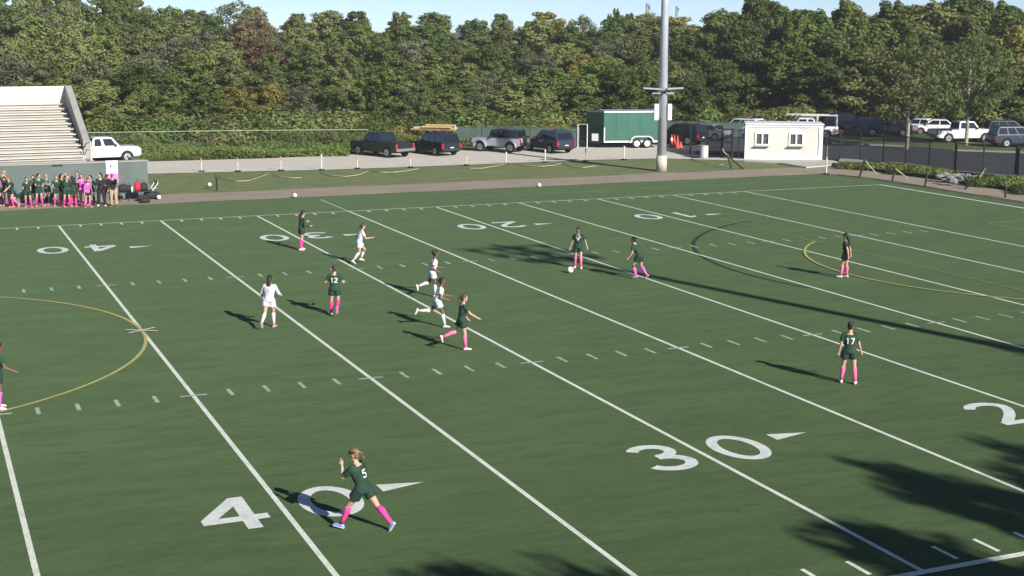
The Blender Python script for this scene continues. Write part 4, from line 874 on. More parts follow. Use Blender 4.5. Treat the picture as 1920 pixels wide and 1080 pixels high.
# ------------------------------------------------------------------ people
M_SKIN = mat('skin_fair', (.50, .32, .23), .55, var=.08, scale=6); M_SKINB = mat('skin_brown', (.17, .09, .055), .55, var=.08, scale=6)
M_JG = mat('jersey_green', (.014, .060, .034), .75, var=.35, scale=7, bump=.6); M_SG = mat('shorts_green', (.010, .042, .028), .8, var=.25, scale=5); M_JW = mat('kit_white', (.72, .71, .76), .75, var=.18, scale=7, bump=.6); M_JK = mat('kit_black', (.012, .013, .015), .8, var=.2)
M_PINK = mat('sock_pink', (.85, .05, .30), .8, var=.12, scale=8); M_PINKL = mat('sock_light_pink', (.85, .16, .34), .8, var=.12, scale=8); M_PKT = mat('shirt_pink', (.90, .12, .62), .8, var=.1); M_TEAL = mat('shirt_teal', (.05, .16, .16), .8); M_TAN = mat('trouser_tan', (.42, .33, .22), .85, var=.12)
M_SHW = mat('shoe_white', (.72, .70, .66), .5); M_SHB = mat('shoe_blue', (.28, .38, .80), .45); M_SHK = mat('shoe_black', (.02, .02, .02), .5); M_SHP = mat('shoe_pink', (.6, .18, .24), .5)
M_HD = mat('hair_dark', (.012, .009, .008), .6, var=.3, scale=12); M_HB = mat('hair_brown', (.075, .038, .02), .6, var=.3, scale=12); M_HL = mat('hair_light_brown', (.20, .12, .055), .6, var=.3, scale=12)
M_EYE = mat('eye_dark', (.01, .01, .01), .2); M_LIP = mat('lip', (.32, .10, .09), .5); M_NUMW = mat('shirt_number_white', (.78, .80, .76), .7)
TMP = bpy.data.collections.new('tmp')
def remesh(mb, vox, smooth=2):
    me = mb.mesh('m'); o = bpy.data.objects.new('m', me); COL.objects.link(o)
    md = o.modifiers.new('r', 'REMESH'); md.mode = 'VOXEL'; md.voxel_size = vox; md.use_smooth_shade = True
    sm = o.modifiers.new('s', 'SMOOTH'); sm.factor = .5; sm.iterations = smooth
    dg = bpy.context.evaluated_depsgraph_get(); dg.update(); out = bpy.data.meshes.new_from_object(o.evaluated_get(dg), depsgraph=dg)
    bpy.data.objects.remove(o); bpy.data.meshes.remove(me); return out
def rotx(v, a): return Matrix.Rotation(a, 3, 'X') @ v
def person(loc, heading, pose, H=1.62, skin=None, top=None, bottom=None, sock=None, shoe=None, hair=None, style='ponytail', number=None, label='', long_pants=False, sleeve=.45, group=None, vox=.0125, band=None, chest=None, cap=None, number_front=False, long_sleeve=False):
    """figure facing local +Y, x to its right; pose angles in degrees (forward positive)"""
    skin = skin or M_SKIN; k = H/1.62; P = dict(lean=5, side=0, twist=0, hl=0, kl=3, al=3, hr=0, kr=3, ar=3, sl=5, el=12, ol=10, sr=5, er=12, orr=10, hy=0, hp=0, tl=0, tr=0); P.update(pose)
    # lengths
    THI, SHI, ANK = .385*k, .385*k, .075*k; TOR = .455*k; UA, FA, HD_ = .275*k, .235*k, .165*k
    ln = R(P['lean']); sdl = R(P['side']); tw = R(P['twist'])
    J = {}; pel = Vector((0, 0, 0)); Rt = Matrix.Rotation(-sdl, 3, 'Y') @ Matrix.Rotation(-ln, 3, 'X')   # lean towards +y, tip towards +x for positive side
    Rt = Matrix.Rotation(-sdl*-1, 3, 'Y') @ Matrix.Rotation(-ln, 3, 'X'); Rs = Rt @ Matrix.Rotation(tw, 3, 'Z')
    U = Rt @ Vector((0, 0, 1)); che = pel+U*TOR*.66; nb = pel+U*(TOR*1.0); 
    Rh = Matrix.Rotation(R(P['hy']), 3, 'Z') @ Matrix.Rotation(-(ln*.45+R(P['hp'])), 3, 'X'); hc = nb+(U*.5+Vector((0, 0, .5))).normalized()*.165*k+Rh @ Vector((0, .018*k, 0))
    LG = {}
    for s_, q in ((-1, 'l'), (1, 'r')):
        hj = pel+Matrix.Rotation(tw*-.3, 3, 'Z') @ Vector((s_*.088*k, 0, -.03*k)); a = R(P['h'+q]); kn = R(P['k'+q]); ab = R(P['a'+q])
        d1 = Matrix.Rotation(-s_*ab, 3, 'Y') @ rotx(Vector((0, 0, -1)), a); d2 = Matrix.Rotation(-s_*ab*.8, 3, 'Y') @ rotx(Vector((0, 0, -1)), a-kn)
        kj = hj+d1*THI; aj = kj+d2*SHI; pitch = R(P['t'+q])  # toe pitch down
        rel = a-kn; fp = (rel if abs(rel) > R(35) else rel*.35)-pitch
        fd = rotx(Vector((0, 1, 0)), fp); fd = Matrix.Rotation(-s_*.18, 3, 'Z') @ fd; fu = rotx(Vector((0, 0, 1)), fp)
        LG[q] = (hj, kj, aj, fd, fu)
    AR = {}
    for s_, q in ((-1, 'l'), (1, 'r')):
        sh = nb+Rs @ Vector((s_*.158*k, 0, -.045*k)); a = R(P['s'+q]); o_ = R(P['ol' if q == 'l' else 'orr']); e = R(P['e'+q])
        base = Rt @ (Matrix.Rotation(-s_*o_, 3, 'Y') @ rotx(Vector((0, 0, -1)), a)); base.normalize()
        ax_ = Vector((1, 0, 0)); ax_ = (ax_-base*ax_.dot(base)).normalized()
        f_ = Matrix.Rotation(e, 3, ax_) @ base; f_ = (f_+Vector((-s_*.10*math.sin(e), 0, 0))).normalized()
        el = sh+base*UA; wr_ = el+f_*FA; AR[q] = (sh, el, wr_, f_, s_, ax_)
    zmin = min(min((LG[q][2]-LG[q][4]*ANK).z, (LG[q][2]-LG[q][4]*ANK+LG[q][3]*.15*k).z) for q in 'lr')
    off = Vector((0, 0, -zmin+.004)); foot = min(((LG[q][2].z, q) for q in 'lr'))[1]
    root = thing('person', label, 'person', (loc.x, loc.y, 0), R(heading-90), group)
    OM = Matrix.Translation(off)
    def tor_rings(g, z0=-.10, z1=1.0, hem=1.0):
        prof_ = [(-.12, .115, .085), (-.06, .150, .108), (.0, .160, .112), (.10, .140, .098), (.22, .118, .088), (.36, .130, .098), (.50, .148, .104), (.64, .158, .104), (.78, .160, .098), (.90, .135, .080), (.98, .075, .058)]
        out = []
        for t, rx, ry in prof_:
            if t < z0-.001 or t > z1: continue
            c = pel+U*TOR*t; m_ = Rt if t < .4 else Rs
            if t <= 0: c = pel+Vector((0, 0, TOR*t)); m_ = Matrix.Identity(3)
            out.append((c, m_ @ Vector(((rx+g)*k, 0, 0)), m_ @ Vector((0, (ry+g)*k, 0))))
        return out
    b = MB(); b.M = OM; b.loft(tor_rings(0), 18)
    b.tube([nb-U*.05*k, nb+U*.05*k, hc-Vector((0, 0, .05*k))], [.062*k, .050*k, .048*k], 12)
    RhM = Rh.to_4x4(); b.ball(hc+Vector((0, 0, .012*k)), (.073*k, .092*k, .105*k), 16, 12, Rh); b.ball(hc+Rh @ Vector((0, .034*k, -.052*k)), (.047*k, .050*k, .052*k), 12, 8, Rh)   # skull, jaw
    b.tube([hc+Rh @ Vector((0, .086*k, .012*k)), hc+Rh @ Vector((0, .106*k, -.020*k))], [.008*k, .013*k], 6)
    for s_ in (-1, 1): b.ball(hc+Rh @ Vector((s_*.074*k, -.004*k, -.006*k)), (.012*k, .020*k, .030*k), 8, 6, Rh)
    for q in 'lr':
        hj, kj, aj, fd, fu = LG[q]; m1 = hj.lerp(kj, .45); c1 = kj.lerp(aj, .32)+(Vector((0, 0, 0))-fd)*.016*k
        b.tube([hj+Vector((0, 0, .03*k)), m1, kj], [.088*k, .073*k, .050*k], 14); b.ball(hj, .084*k, 12, 8); b.ball(kj, .050*k, 10, 8)
        b.tube([kj, c1, kj.lerp(aj, .7), aj], [.049*k, .053*k, .036*k, .031*k], 12); b.ball(aj, .034*k, 8, 6)
        b.tube([aj-fu*.03*k-fd*.035*k, aj-fu*.045*k+fd*.05*k, aj-fu*.055*k+fd*.15*k], [.034*k, .033*k, .018*k], 8)
        sh, el, wr_, f_, s_, ax_ = AR[q]
        b.ball(sh, .050*k, 10, 8); b.tube([nb+Rs @ Vector((s_*.07*k, 0, -.035*k)), sh], [.040*k, .046*k], 10); b.tube([sh, sh.lerp(el, .45), el], [.046*k, .041*k, .033*k], 12); b.ball(el, .033*k, 8, 6)
        b.tube([el, el.lerp(wr_, .3), wr_], [.034*k, .035*k, .023*k], 12); sidev = f_.cross(ax_).normalized()
        b.tube([wr_-f_*.01, wr_+f_*.035*k, wr_+f_*.075*k], [.023*k, .032*k, .030*k], 8)
    me = remesh(b, vox, 2)
    # fingers: five tapered, bent chains rooted inside each palm
    fb = MB(); fb.M = OM
    for q in 'lr':
        sh, el, wr_, f_, s_, ax_ = AR[q]; pal = f_.cross(ax_).normalized(); kn_ = wr_+f_*.070*k; curl = pal if pal.dot(Vector((-s_, .3, 0))) > 0 else -pal
        for i, (o_, L_) in enumerate(((-.021, .062), (-.007, .072), (.007, .068), (.020, .052))):
            a_ = kn_+ax_*o_*k; m_ = a_+(f_*.9+curl*.25)*L_*.5*k; e_ = m_+(f_*.6+curl*.8)*L_*.45*k; fb.tube([a_-f_*.015, a_, m_, e_], [.009*k, .0085*k, .0078*k, .006*k], 6)
        a_ = wr_+f_*.02*k-ax_*.022*k*1; fb.tube([a_, a_+(f_*.5-ax_*.8)*.03*k, a_+(f_*.95-ax_*.55+curl*.3)*.052*k], [.011*k, .010*k, .007*k], 6)
    fm = fb.mesh('f'); bm = bmesh.new(); bm.from_mesh(me); bm.from_mesh(fm)
    for f in bm.faces: f.smooth = True
    bm.to_mesh(me); bm.free(); me.name = 'body'; link('body', me, skin, root)
    # jersey
    b = MB(); b.M = OM; rg_ = tor_rings(.020, -.06, .93); c0, e1, e2 = rg_[0]; rg_ = [(c0-Vector((0, 0, .035*k)), e1*1.06, e2*1.10)]+rg_
    b.loft(rg_, 18)
    for q in 'lr':
        sh, el, wr_, f_, s_, ax_ = AR[q]; e_ = sh.lerp(el, .62)
        b.ball(sh-Vector((s_*.01, 0, 0)), .062*k, 10, 8); b.tube([nb+Rs @ Vector((s_*.06*k, 0, -.045*k)), sh], [.058*k, .060*k], 10)
        if long_sleeve: b.tube([sh, el, wr_-f_*.01], [.060*k, .050*k, .040*k], 12); b.ball(el, .05*k, 8, 6)
        else: b.tube([sh, e_], [.060*k, .066*k], 12)
    jm = remesh(b, vox*1.05, 3); jo = link('jersey', jm, top, root)
    # shorts or trousers
    b = MB(); b.M = OM; rg_ = tor_rings(.016, -.12, .10); b.loft(rg_, 18)
    for q in 'lr':
        hj, kj, aj, fd, fu = LG[q]
        if long_pants: b.tube([hj+Vector((0, 0, .03)), hj.lerp(kj, .5), kj, kj.lerp(aj, .5), kj.lerp(aj, .97)], [.105*k, .098*k, .078*k, .072*k, .068*k], 14); b.ball(kj, .077*k, 10, 8)
        else: b.tube([hj+Vector((0, 0, .03)), hj.lerp(kj, .50)], [.103*k, .112*k], 14)
        b.ball(hj, .104*k, 12, 8)
    link('trousers' if long_pants else 'shorts', remesh(b, vox*1.05, 3), bottom, root)
    RL = Vector((0, 0, 0))
    for q in 'lr':
        hj, kj, aj, fd, fu = LG[q]
        if not long_pants and sock:
            b = MB(); b.M = OM; c1 = kj.lerp(aj, .32)-fd*.016*k; b.tube([kj.lerp(aj, .06), c1, kj.lerp(aj, .7), aj+fu*.0], [.057*k, .061*k, .044*k, .040*k], 14); so_ = b.build('sock', sock, root, True)
        b = MB(); b.M = OM; sd_ = fd.cross(fu).normalized(); rings = []
        for t, wx_, hz_ in ((-.062, .020, .018), (-.050, .034, .034), (-.005, .038, .046), (.045, .040, .036), (.10, .044, .028), (.150, .036, .022), (.172, .018, .012)):
            rings.append((aj+fd*t*k-fu*(ANK-hz_*k-.0), sd_*wx_*k, fu*hz_*k))
        b.loft(rings, 12); sho = b.build('shoe', shoe, root, True)
        b = MB(); b.M = OM; b.loft([(aj+fd*t*k-fu*(ANK-.006*k), sd_*w2*k, fu*.010*k) for t, w2 in ((-.064, .022), (-.045, .036), (.05, .040), (.105, .046), (.155, .036), (.175, .016))], 10); b.build('sole', M_SHW if shoe is not M_SHW else M_SHP, sho)
    # hair
    b = MB(); b.M = OM; b.ball(hc+Rh @ Vector((0, -.016*k, .030*k)), (.083*k, .094*k, .100*k), 16, 10, Rh); b.ball(hc+Rh @ Vector((0, -.040*k, -.01*k)), (.074*k, .066*k, .085*k), 12, 8, Rh)
    if style == 'ponytail':
        a_ = hc+Rh @ Vector((0, -.095*k, .045*k)); b.ball(a_, .034*k, 8, 6, Rh); b.tube([a_, a_+Rh @ Vector((.0, -.055, -.03))*k, a_+Rh @ Vector((.01, -.075, -.11))*k, a_+Rh @ Vector((.02, -.06, -.20))*k], [.026*k, .034*k, .030*k, .010*k], 10)
    elif style == 'bun': b.ball(hc+Rh @ Vector((0, -.085*k, .085*k)), .044*k, 12, 8)
    elif style == 'long': b.tube([hc+Rh @ Vector((0, -.05, .04))*k, hc+Rh @ Vector((0, -.085, -.06))*k, hc+Rh @ Vector((0, -.10, -.20))*k, hc+Rh @ Vector((.01, -.09, -.30))*k], [.07*k, .068*k, .052*k, .02*k], 12)
    elif style == 'puff': b.ball(hc+Rh @ Vector((0, -.085*k, .045*k)), (.085*k, .08*k, .078*k), 12, 8)
    ho = link('hair', remesh(b, .011, 1), hair or M_HD, root)
    if band: b = MB(); b.M = OM; b.loft([(hc+Rh @ Vector((0, -.004, .040+dz_))*k, Rh @ Vector((r_, 0, 0))*k, Rh @ Vector((0, r_*1.13, 0))*k) for dz_, r_ in ((0, .083), (.006, .087), (.022, .086), (.028, .080))], 18); b.build('headband', band, root, True)
    if cap:
        b = MB(); b.M = OM; b.ball(hc+Rh @ Vector((0, -.005, .050))*k, (.090*k, .105*k, .085*k), 14, 8, Rh); b.loft([(hc+Rh @ Vector((0, .08, .05))*k, Rh @ Vector((.075, 0, 0))*k, Rh @ Vector((0, 0, .008))*k), (hc+Rh @ Vector((0, .16, .040))*k, Rh @ Vector((.055, 0, 0))*k, Rh @ Vector((0, 0, .006))*k)], 12); b.build('cap', cap, root, True)
    for s_ in (-1, 1):
        b = MB(); b.M = OM; b.ball(hc+Rh @ Vector((s_*.029, .084, .008))*k, (.011*k, .007*k, .006*k), 8, 6, Rh); b.build('eye', M_EYE, root, True)
    b = MB(); b.M = OM; b.ball(hc+Rh @ Vector((0, .083, -.052))*k, (.020*k, .007*k, .006*k), 8, 6, Rh); b.build('mouth', M_LIP, root, True)
    # shirt number / chest chevron pressed onto the jersey
    bv = BVHTree.FromPolygons([v.co for v in jm.vertices], [p.vertices[:] for p in jm.polygons])
    def press(V, Fc, name, m, front, cz, sc_):
        cc = off+pel+U*TOR*cz; dirn = Rs @ Vector((0, 1, 0)); rx_ = Rs @ Vector((1, 0, 0))*(-1 if front else 1); out = []
        # subdivide for a close fit
        bm = bmesh.new(); vv = [bm.verts.new((p[0], p[1], 0)) for p in V]
        for f in Fc:
            try: bm.faces.new([vv[i] for i in f])
            except ValueError: pass
        bmesh.ops.subdivide_edges(bm, edges=bm.edges, cuts=1, use_grid_fill=True); bm.verts.ensure_lookup_table()
        for v in bm.verts:
            p = cc+rx_*v.co.x*sc_+U*v.co.y*sc_; o_ = p+(dirn if front else -dirn)*.5; h = bv.ray_cast(o_, (-dirn if front else dirn))
            v.co = (h[0]+h[1].normalized()*.007) if h[0] is not None else p+(dirn if front else -dirn)*.13
        me = bpy.data.meshes.new(name); bmesh.ops.recalc_face_normals(bm, faces=bm.faces); bm.to_mesh(me); bm.free(); link(name, me, m, jo)
    if number:
        for i, ch in enumerate(number):
            V, Fc = digit7(ch); dx = (i-(len(number)-1)/2)*1.35; press([(p[0]+dx, p[1]) for p in V], Fc, 'shirt_number', M_NUMW if top is not M_JW else mat('number_pale_red', (.55, .35, .40), .8), number_front, .56, .085*k)
    if chest: press([(-1.1, .7), (-.55, .7), (0, -.35), (.55, .7), (1.1, .7), (0, -1.3)], [(0, 1, 2, 5), (2, 3, 4, 5)], 'chest_chevron', M_NUMW, True, .72, .085*k)
    return root
def digit7(ch):
    if ch == '7':
        return [(-.5, .92), (.55, .92), (.55, .62), (-.5, .62), (.22, .62), (.05, -.92), (-.27, -.92)], [(0, 1, 2, 3), (4, 2, 5, 6)]
    if ch == '1': return [(-.15, -.92), (.18, -.92), (.18, .92), (-.15, .92), (-.15, .60), (-.45, .42), (-.45, .70)], [(0, 1, 2, 3), (4, 3, 6, 5)]
    if ch in '89':
        V, Fc = stroke(ell(0, .42, .36, .36, 0, 360, 16), .24); V2, F2 = stroke(ell(0, -.42, .42, .40, 180 if ch == '9' else 0, 360, 16)+([(.40, 0), (.38, .3)] if ch == '9' else []), .24)
        b_ = len(V); return V+V2, Fc+[tuple(b_+i for i in f) for f in F2]
    V, Fc = digit(ch); return [(p[0], p[1]) for p in V], Fc
def at(u, v): return G(u, v)
def fh(u, rel): return near_az(u)+rel     # rel 0 = back to the camera, 90 = facing left, -90 = facing right, 180 = facing the camera
GK = dict(top=M_JG, bottom=M_SG); WK = dict(top=M_JW, bottom=M_JW, sock=M_JW, shoe=M_SHW)
RUN_R = dict(lean=12, hl=-38, kl=75, hr=22, kr=18, sl=35, el=80, sr=-35, er=85, ol=14, orr=14)
RUN_L = dict(lean=12, hr=-38, kr=75, hl=22, kl=18, sr=35, er=80, sl=-35, el=85, ol=14, orr=14)
gA, gW = 'players in green and pink socks', 'players in white kit'
person(at(566, 469), fh(566, -70), dict(lean=8, hl=8, kl=10, hr=-4, kr=8, sl=15, el=95, sr=5, er=85, ol=30, orr=22, al=3, ar=3, hp=8), H=1.64, sock=M_PINK, shoe=M_SHW, hair=M_HD, style='long', label='green player with pink socks at the far 30-yard number, elbows bent', group=gA, long_sleeve=True, **GK)
person(at(674, 494), fh(674, -80), dict(lean=16, hl=38, kl=62, hr=-2, kr=38, sl=-20, el=60, sr=40, er=70, ol=12, orr=15), H=1.58, hair=M_HB, style='ponytail', label='white player jogging right beside the far 30 arrow', group=gW, **WK)
person(at(506, 614), fh(506, -18), dict(lean=12, hl=-20, kl=34, hr=16, kr=18, sl=20, el=45, sr=-5, er=85, ol=26, orr=34, al=1, ar=1), H=1.62, hair=M_HD, style='long', sleeve=.9, label='white player with dark ponytail seen from behind on the 35-yard line', group=gW, number='8', **{**WK, 'shoe': M_SHP, 'long_sleeve': True})
person(at(628, 591), fh(628, -8), dict(lean=10, hl=6, kl=8, hr=4, kr=68, sl=10, el=70, sr=20, er=75, ol=30, orr=26, tr=20), H=1.60, sock=M_PINK, shoe=M_SHW, hair=M_HB, style='bun', number='12', label='green player number 12 seen from behind, right foot lifted', group=gA, **GK)
person(at(811, 556), fh(811, -84), dict(lean=12, hl=-16, kl=58, hr=14, kr=16, sl=22, el=70, sr=-10, er=80, ol=8, orr=10), H=1.60, skin=M_SKINB, hair=M_HD, style='puff', number='9', label='upper of two white players running right, big dark hair', group=gW, **WK)
person(at(821, 613), fh(821, -88), dict(lean=14, hl=-34, kl=58, hr=24, kr=16, sl=32, el=60, sr=10, er=75, ol=10, orr=12, tl=20), H=1.58, skin=M_SKINB, hair=M_HD, style='ponytail', label='lower of two white players running right, long stride', group=gW, **WK)
person(at(866, 655), fh(866, -76), dict(lean=6, hl=-26, kl=46, hr=10, kr=8, sl=14, el=30, sr=42, er=22, ol=16, orr=14, hy=-10), H=1.60, sock=M_PINKL, shoe=M_SHW, hair=M_HB, style='ponytail', number='4', label='green player running right just below the two white players, arm reaching forward', group=gA, **GK)
person(at(1084, 503), fh(1084, 172), dict(lean=3, hl=12, kl=14, hr=-3, kr=4, sl=-5, el=35, sr=5, er=20, ol=26, orr=18, hp=18), H=1.58, sock=M_PINKL, shoe=M_SHW, hair=M_HB, style='bun', chest=True, label='green player facing the camera with the ball at her feet', group=gA, **GK)
person(at(1199, 523), fh(1199, 60), dict(lean=30, hl=30, kl=52, hr=4, kr=40, sl=30, el=35, sr=12, er=60, ol=14, orr=26, al=8, ar=8, hp=-20), H=1.60, sock=M_PKT, shoe=M_SHP, hair=M_HD, style='bun', label='green player crouching to face left, hair in a dark bun', group=gA, **GK)
person(at(1585, 521), fh(1585, 74), dict(lean=4, hl=16, kl=12, hr=2, kr=6, sl=-22, el=15, sr=-16, er=14, ol=8, orr=10, hp=4), H=1.66, sock=M_PINKL, shoe=M_SHW, hair=M_HD, style='long', label='dark-shirted player standing beside the penalty arc, facing left', group=gA, top=M_JK, bottom=M_JK)
person(at(1590, 719), fh(1590, 4), dict(lean=3, hl=5, kl=3, hr=-3, kr=3, sl=-4, el=12, sr=6, er=16, ol=13, orr=17, al=7, ar=7, hy=-25), H=1.62, sock=M_PINKL, shoe=M_SHW, hair=M_HD, style='bun', number='17', label='green player number 17 standing with her back to the camera', group=gA, vox=.010, **GK)
person(at(682, 994), fh(682, 52), dict(lean=14, side=-6, hl=36, kl=14, hr=-31, kr=12, sl=58, el=128, sr=20, er=80, ol=10, orr=12, al=8, ar=12, hy=20, hp=2, tr=10), H=1.64, sock=M_PINK, shoe=M_SHB, hair=M_HL, style='ponytail', number='5', band=M_HD, label='nearest player in green, number 5, striding left over the painted 40', group=gA, vox=.009, **GK)
person(at(-2, 767), fh(5, -80), dict(lean=8, hl=10, kl=15, hr=5, kr=12, sl=-20, el=40, sr=30, er=40, ol=12, orr=12), H=1.62, skin=M_SKINB, sock=M_PKT, shoe=M_SHW, hair=M_HD, style='bun', label='green player cut by the left picture edge', group=gA, **GK)
# the team in front of the wall
gB = 'team standing in front of the wall'
def bp_(u, v, rel, pose, label, **kw): kw.setdefault('sock', M_PINK); kw.setdefault('shoe', M_SHP); kw.setdefault('vox', .0155); kw.setdefault('hair', rnd.choice([M_HD, M_HB, M_HD, M_HL])); kw.setdefault('H', rnd.uniform(1.52, 1.70)); rel += rnd.uniform(-30, 30); pose = dict(dict(lean=rnd.uniform(0, 12), side=rnd.uniform(-5, 5), twist=rnd.uniform(-18, 18), hy=rnd.uniform(-40, 40), hl=rnd.uniform(-4, 12), kr=rnd.uniform(2, 18), al=rnd.uniform(2, 9), ol=rnd.uniform(8, 30)), **pose); return person(at(u, v), fh(u, rel), pose, label=label, group=gB, **kw)
UP = dict(sl=150, el=95, sr=150, er=95, ol=25, orr=25)
bp_(-2, 386, 150, dict(sl=30, el=40), 'person in a pink shirt at the left picture edge before the wall', top=M_PKT, bottom=M_JK, style='long', sock=M_JK)
bp_(13, 386, 160, UP, 'green player with both hands behind her head, leftmost before the wall', **GK)
bp_(36, 388, 100, dict(lean=35, hl=60, kl=110, hr=60, kr=110, sl=40, el=30), 'dark-jacketed person crouching low before the wall', top=M_TEAL, bottom=M_JK, style='long', sock=M_PINKL)
bp_(53, 389, 170, dict(sl=20, el=60, sr=10, er=80, hl=5), 'green player fourth from the left before the wall, arms folded low', **GK)
bp_(74, 387, 185, dict(sl=25, el=85, sr=25, er=85), 'green player with arms crossed, right of the crouching person', **GK)
bp_(108, 386, 165, dict(sl=5, el=20, sr=30, er=60), 'green player standing left of the pair with raised arms', **GK)
bp_(126, 388, 180, UP, 'green player with raised elbows just left of the pink shirt', **GK)
bp_(139, 387, -20, dict(sl=10, el=20, sr=10, er=20), 'dark-haired green player seen from behind next to the pink shirt', style='long', skin=M_SKINB, **GK)
bp_(157, 386, 175, dict(sl=80, el=30, sr=60, er=60, ol=60, orr=70, side=6), 'player in a bright pink shirt with arms stretched out', top=M_PKT, bottom=M_PKT, sock=M_PINKL, H=1.66)
bp_(172, 384, 185, dict(sl=10, el=30), 'person in a teal shirt behind the pink one', top=M_TEAL, bottom=M_JK, sock=M_JK)
bp_(191, 387, 170, dict(sl=20, el=70, sr=20, er=70, al=6, ar=6), 'coach dressed in black with white shoes', top=M_JK, bottom=M_JK, long_pants=True, shoe=M_SHW, H=1.72, long_sleeve=True)
bp_(214, 387, 150, dict(sl=70, el=60, sr=10, er=30, hy=20), 'coach in a dark shirt and tan trousers beside the white sign', top=M_JK, bottom=M_TAN, long_pants=True, cap=M_PKT, shoe=M_SHK, H=1.70, long_sleeve=True)

bp_(24, 389, 140, dict(lean=20, sl=60, er=60, hl=20, kl=30), 'green player bending forward beside the crouching person', **GK)
bp_(64, 385, 190, dict(sl=5, el=15, sr=30, er=90, hl=8), 'green player half hidden between the two folded-arm players', style='long', **GK)
bp_(90, 384, 150, dict(sl=30, el=90, sr=5, er=20), 'teal-jacketed person in the gap before the wall, holding something pale', top=M_TEAL, bottom=M_JK, sock=M_JK)
bp_(117, 384, 200, dict(sl=5, el=10, sr=5, er=10, hy=30), 'green player half hidden behind the raised elbows, looking right', style='long', **GK)
bp_(148, 383, 165, dict(sl=20, el=80, sr=20, er=80), 'green player between the dark-haired one and the pink shirt', sock=M_PINKL, **{**GK})
bp_(165, 389, 195, dict(sl=-5, el=10, hl=10, kl=20, lean=12), 'person in a pink top stooping right of the outstretched arms', top=M_PKT, bottom=M_JK, sock=M_PINKL, H=1.5)
bp_(202, 384, 170, dict(sl=60, el=40, sr=15, er=40), 'person in pink behind the two coaches', top=M_PKT, bottom=M_JK, sock=M_JK)

# ------------------------------------------------------------------ balls, bench, bags, sign
def ball(u, v, label, z=.11, r=.115):
    p = G(u, v); o = MB().ball((0, 0, 0), r, 20, 14).build('soccer_ball', None, None, True); o.data.materials.clear(); m = mat('ball_white', (.80, .80, .76), .45, var=.06); mk = mat('ball_panel', (.16, .17, .18), .5)
    o.data.materials.append(m); o.location = (p.x, p.y, z+.012)
    for i, (th, ph) in enumerate(((.5, .3), (1.4, 1.2), (1.5, 3.1), (1.3, 4.8), (2.4, .6))):
        d = Vector((math.sin(th)*math.cos(ph), math.sin(th)*math.sin(ph), math.cos(th))); c = MB(); e1 = d.cross(Vector((.3, .5, .8))).normalized(); e2 = d.cross(e1)
        c.add([((d+(e1*math.cos(k*1.2566)+e2*math.sin(k*1.2566))*.30).normalized()*(r+.0015)) for k in range(5)]+[d*(r+.004)], [(5, k, (k+1) % 5) for k in range(5)]); c.build('panel', mk, o)
    return tag(o, label, 'ball', 'soccer balls')
ball(1069, 512, 'white soccer ball in play at the feet of the player facing the camera', r=.12)
ball(553, 370.5, 'white ball lying at the turf edge left of the far 25-yard line'); ball(1011, 351, 'white ball lying at the turf edge below the green trailer')
ball(393, 350, 'white ball on the grass beside the leftmost dark stake'); ball(298, 374, 'white ball beside the pile of gear at the wall end')
p0, p1 = G(218, 377), G(283, 374); bn = thing('team_bench', 'long black bench before the right end of the wall', 'bench', (p0.x, p0.y, 0), math.atan2(p1.y-p0.y, p1.x-p0.x)); LB = (p1-p0).length
MB().box((LB/2, 0, .45), (LB, .34, .05)).build('seat', M_BLACK, bn, bevel=.01)
for i in range(4): b = MB(); x = .2+(LB-.4)*i/3; b.tube([(x, -.14, 0), (x, 0, .43), (x, .14, 0)], .022, 6); b.build('leg', M_BLACK, bn)
M_BAG = mat('bag_black', (.018, .02, .024), .8, var=.3, scale=6); M_BAGR = mat('bag_red', (.48, .015, .05), .75, var=.2, scale=6)
def bag(u, v, z, sx, sy, sz, m, label, rz=0):
    p = G(u, v); t = thing('sports_bag', label, 'bag', (p.x, p.y, z), rz, 'bags at the team bench'); b = MB()
    b.ball((0, 0, sz*.48), (sx*.5, sy*.5, sz*.55), 14, 8); o = b.build('bag_body', m, t, True)
    for vv in o.data.vertices: vv.co.z = max(0.0, vv.co.z); vv.co.x = max(-sx*.42, min(sx*.42, vv.co.x*1.25))
    MB().tube([(-sx*.2, 0, sz*.95), (-sx*.1, 0, sz*1.25), (sx*.1, 0, sz*1.25), (sx*.2, 0, sz*.95)], .014, 6).build('strap', M_BLACK, t)
bag(232, 377, .48, .55, .32, .40, M_BAG, 'dark bag at the left end of the bench'); bag(242, 376.6, .48, .42, .30, .34, M_BAG, 'small dark bag next to the white bottle'); bag(259, 375.6, .48, .36, .28, .50, M_BAGR, 'upright red bag on the bench'); bag(270, 375, .48, .5, .32, .42, M_BAG, 'dark bag at the right end of the bench')
bag(266, 376.5, 0, .6, .4, .3, M_BAG, 'dark duffel on the ground under the bench'); bag(281, 373, 0, .7, .5, .42, M_BAG, 'wide black bag on the ground beside the bench'); bag(291, 372.5, 0, .55, .45, .38, M_BAG, 'black backpack in front of the folded chair'); bag(272, 380, 0, .6, .35, .24, M_BAG, 'flat dark bag lying in front of the bench')
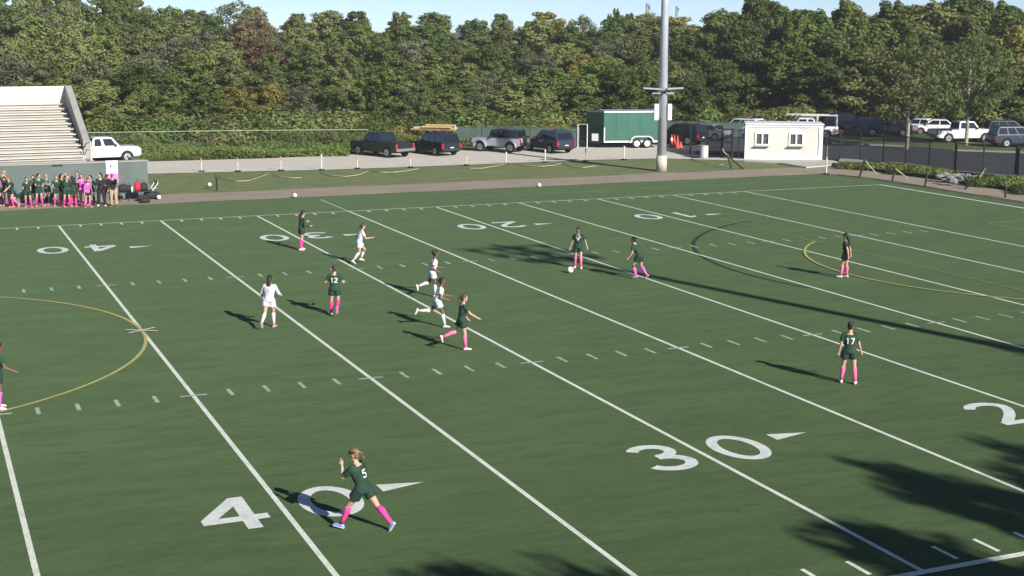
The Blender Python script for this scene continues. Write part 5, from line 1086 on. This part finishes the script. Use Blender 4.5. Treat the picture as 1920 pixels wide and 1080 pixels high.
p = G(248, 376.8); bo = thing('water_bottle', 'white water bottle standing on the bench', 'bottle', (p.x, p.y-.08, .48)); MB().tube([(0, 0, 0), (0, 0, .24), (0, 0, .28)], [.05, .05, .03], 12).build('bottle_body', M_CW, bo, True); MB().tube([(0, 0, .28), (0, 0, .32)], .03, 10).build('cap', M_BLACK, bo)
p = G(288, 369); fc = thing('folding_chair', 'grey folding chair collapsed at the end of the wall', 'chair', (p.x, p.y, 0), .3)
for a, c in (((-.3, 0, 0), (.3, 0, .75)), ((.3, .05, 0), (-.3, .05, .75)), ((-.3, .4, 0), (.3, .4, .75)), ((.3, .45, 0), (-.3, .45, .75))): MB().tube([a, c], .02, 6).build('leg', M_GALV, fc)
MB().box((0, .22, .44), (.5, .4, .03)).build('seat', mat('seat_grey', (.34, .35, .33), .8), fc); MB().box((.28, .22, .72), (.03, .42, .3)).build('backrest', MATS['seat_grey'], fc)
# sign on the wall
sx0 = AT(209, 1); d_ = (sx0-Vector((CAM.x, CAM.y, 0))); tt = (58.36-CAM.y)/d_.y; X_ = CAM.x+d_.x*tt
sg = thing('wall_sign', 'white and pink poster fixed to the wall above the coach in tan trousers', 'sign', (X_, 58.37, .95)); MB().box((0, 0, .72), (.60, .03, .70)).build('white_board', mat('poster_white', (.80, .78, .80), .6), sg); MB().box((0, -.003, .12), (.60, .03, .46)).build('pink_board', mat('poster_pink', (.80, .22, .55), .6), sg)
MB().tube([(-.06, -.015, .78), (-.06, -.022, .78)], .06, 14).build('round_emblem', mat('emblem_dark', (.20, .10, .14), .6), sg)


# ------------------------------------------------------------------ haze: one closed box of thin even air round everything
hb = MB(); hb.box((60, 150, 12.2), (1100, 1000, 28.0)); hm = bpy.data.materials.new('haze'); hm.use_nodes = True; hn = hm.node_tree; hn.nodes.clear()
hv = hn.nodes.new('ShaderNodeVolumePrincipled'); hv.inputs['Color'].default_value = (.88, .90, .92, 1); hv.inputs['Density'].default_value = .00034; hv.inputs['Anisotropy'].default_value = .1
ho_ = hn.nodes.new('ShaderNodeOutputMaterial'); hn.links.new(hv.outputs[0], ho_.inputs['Volume']); hb.build('haze', hm, None, kind='stuff')
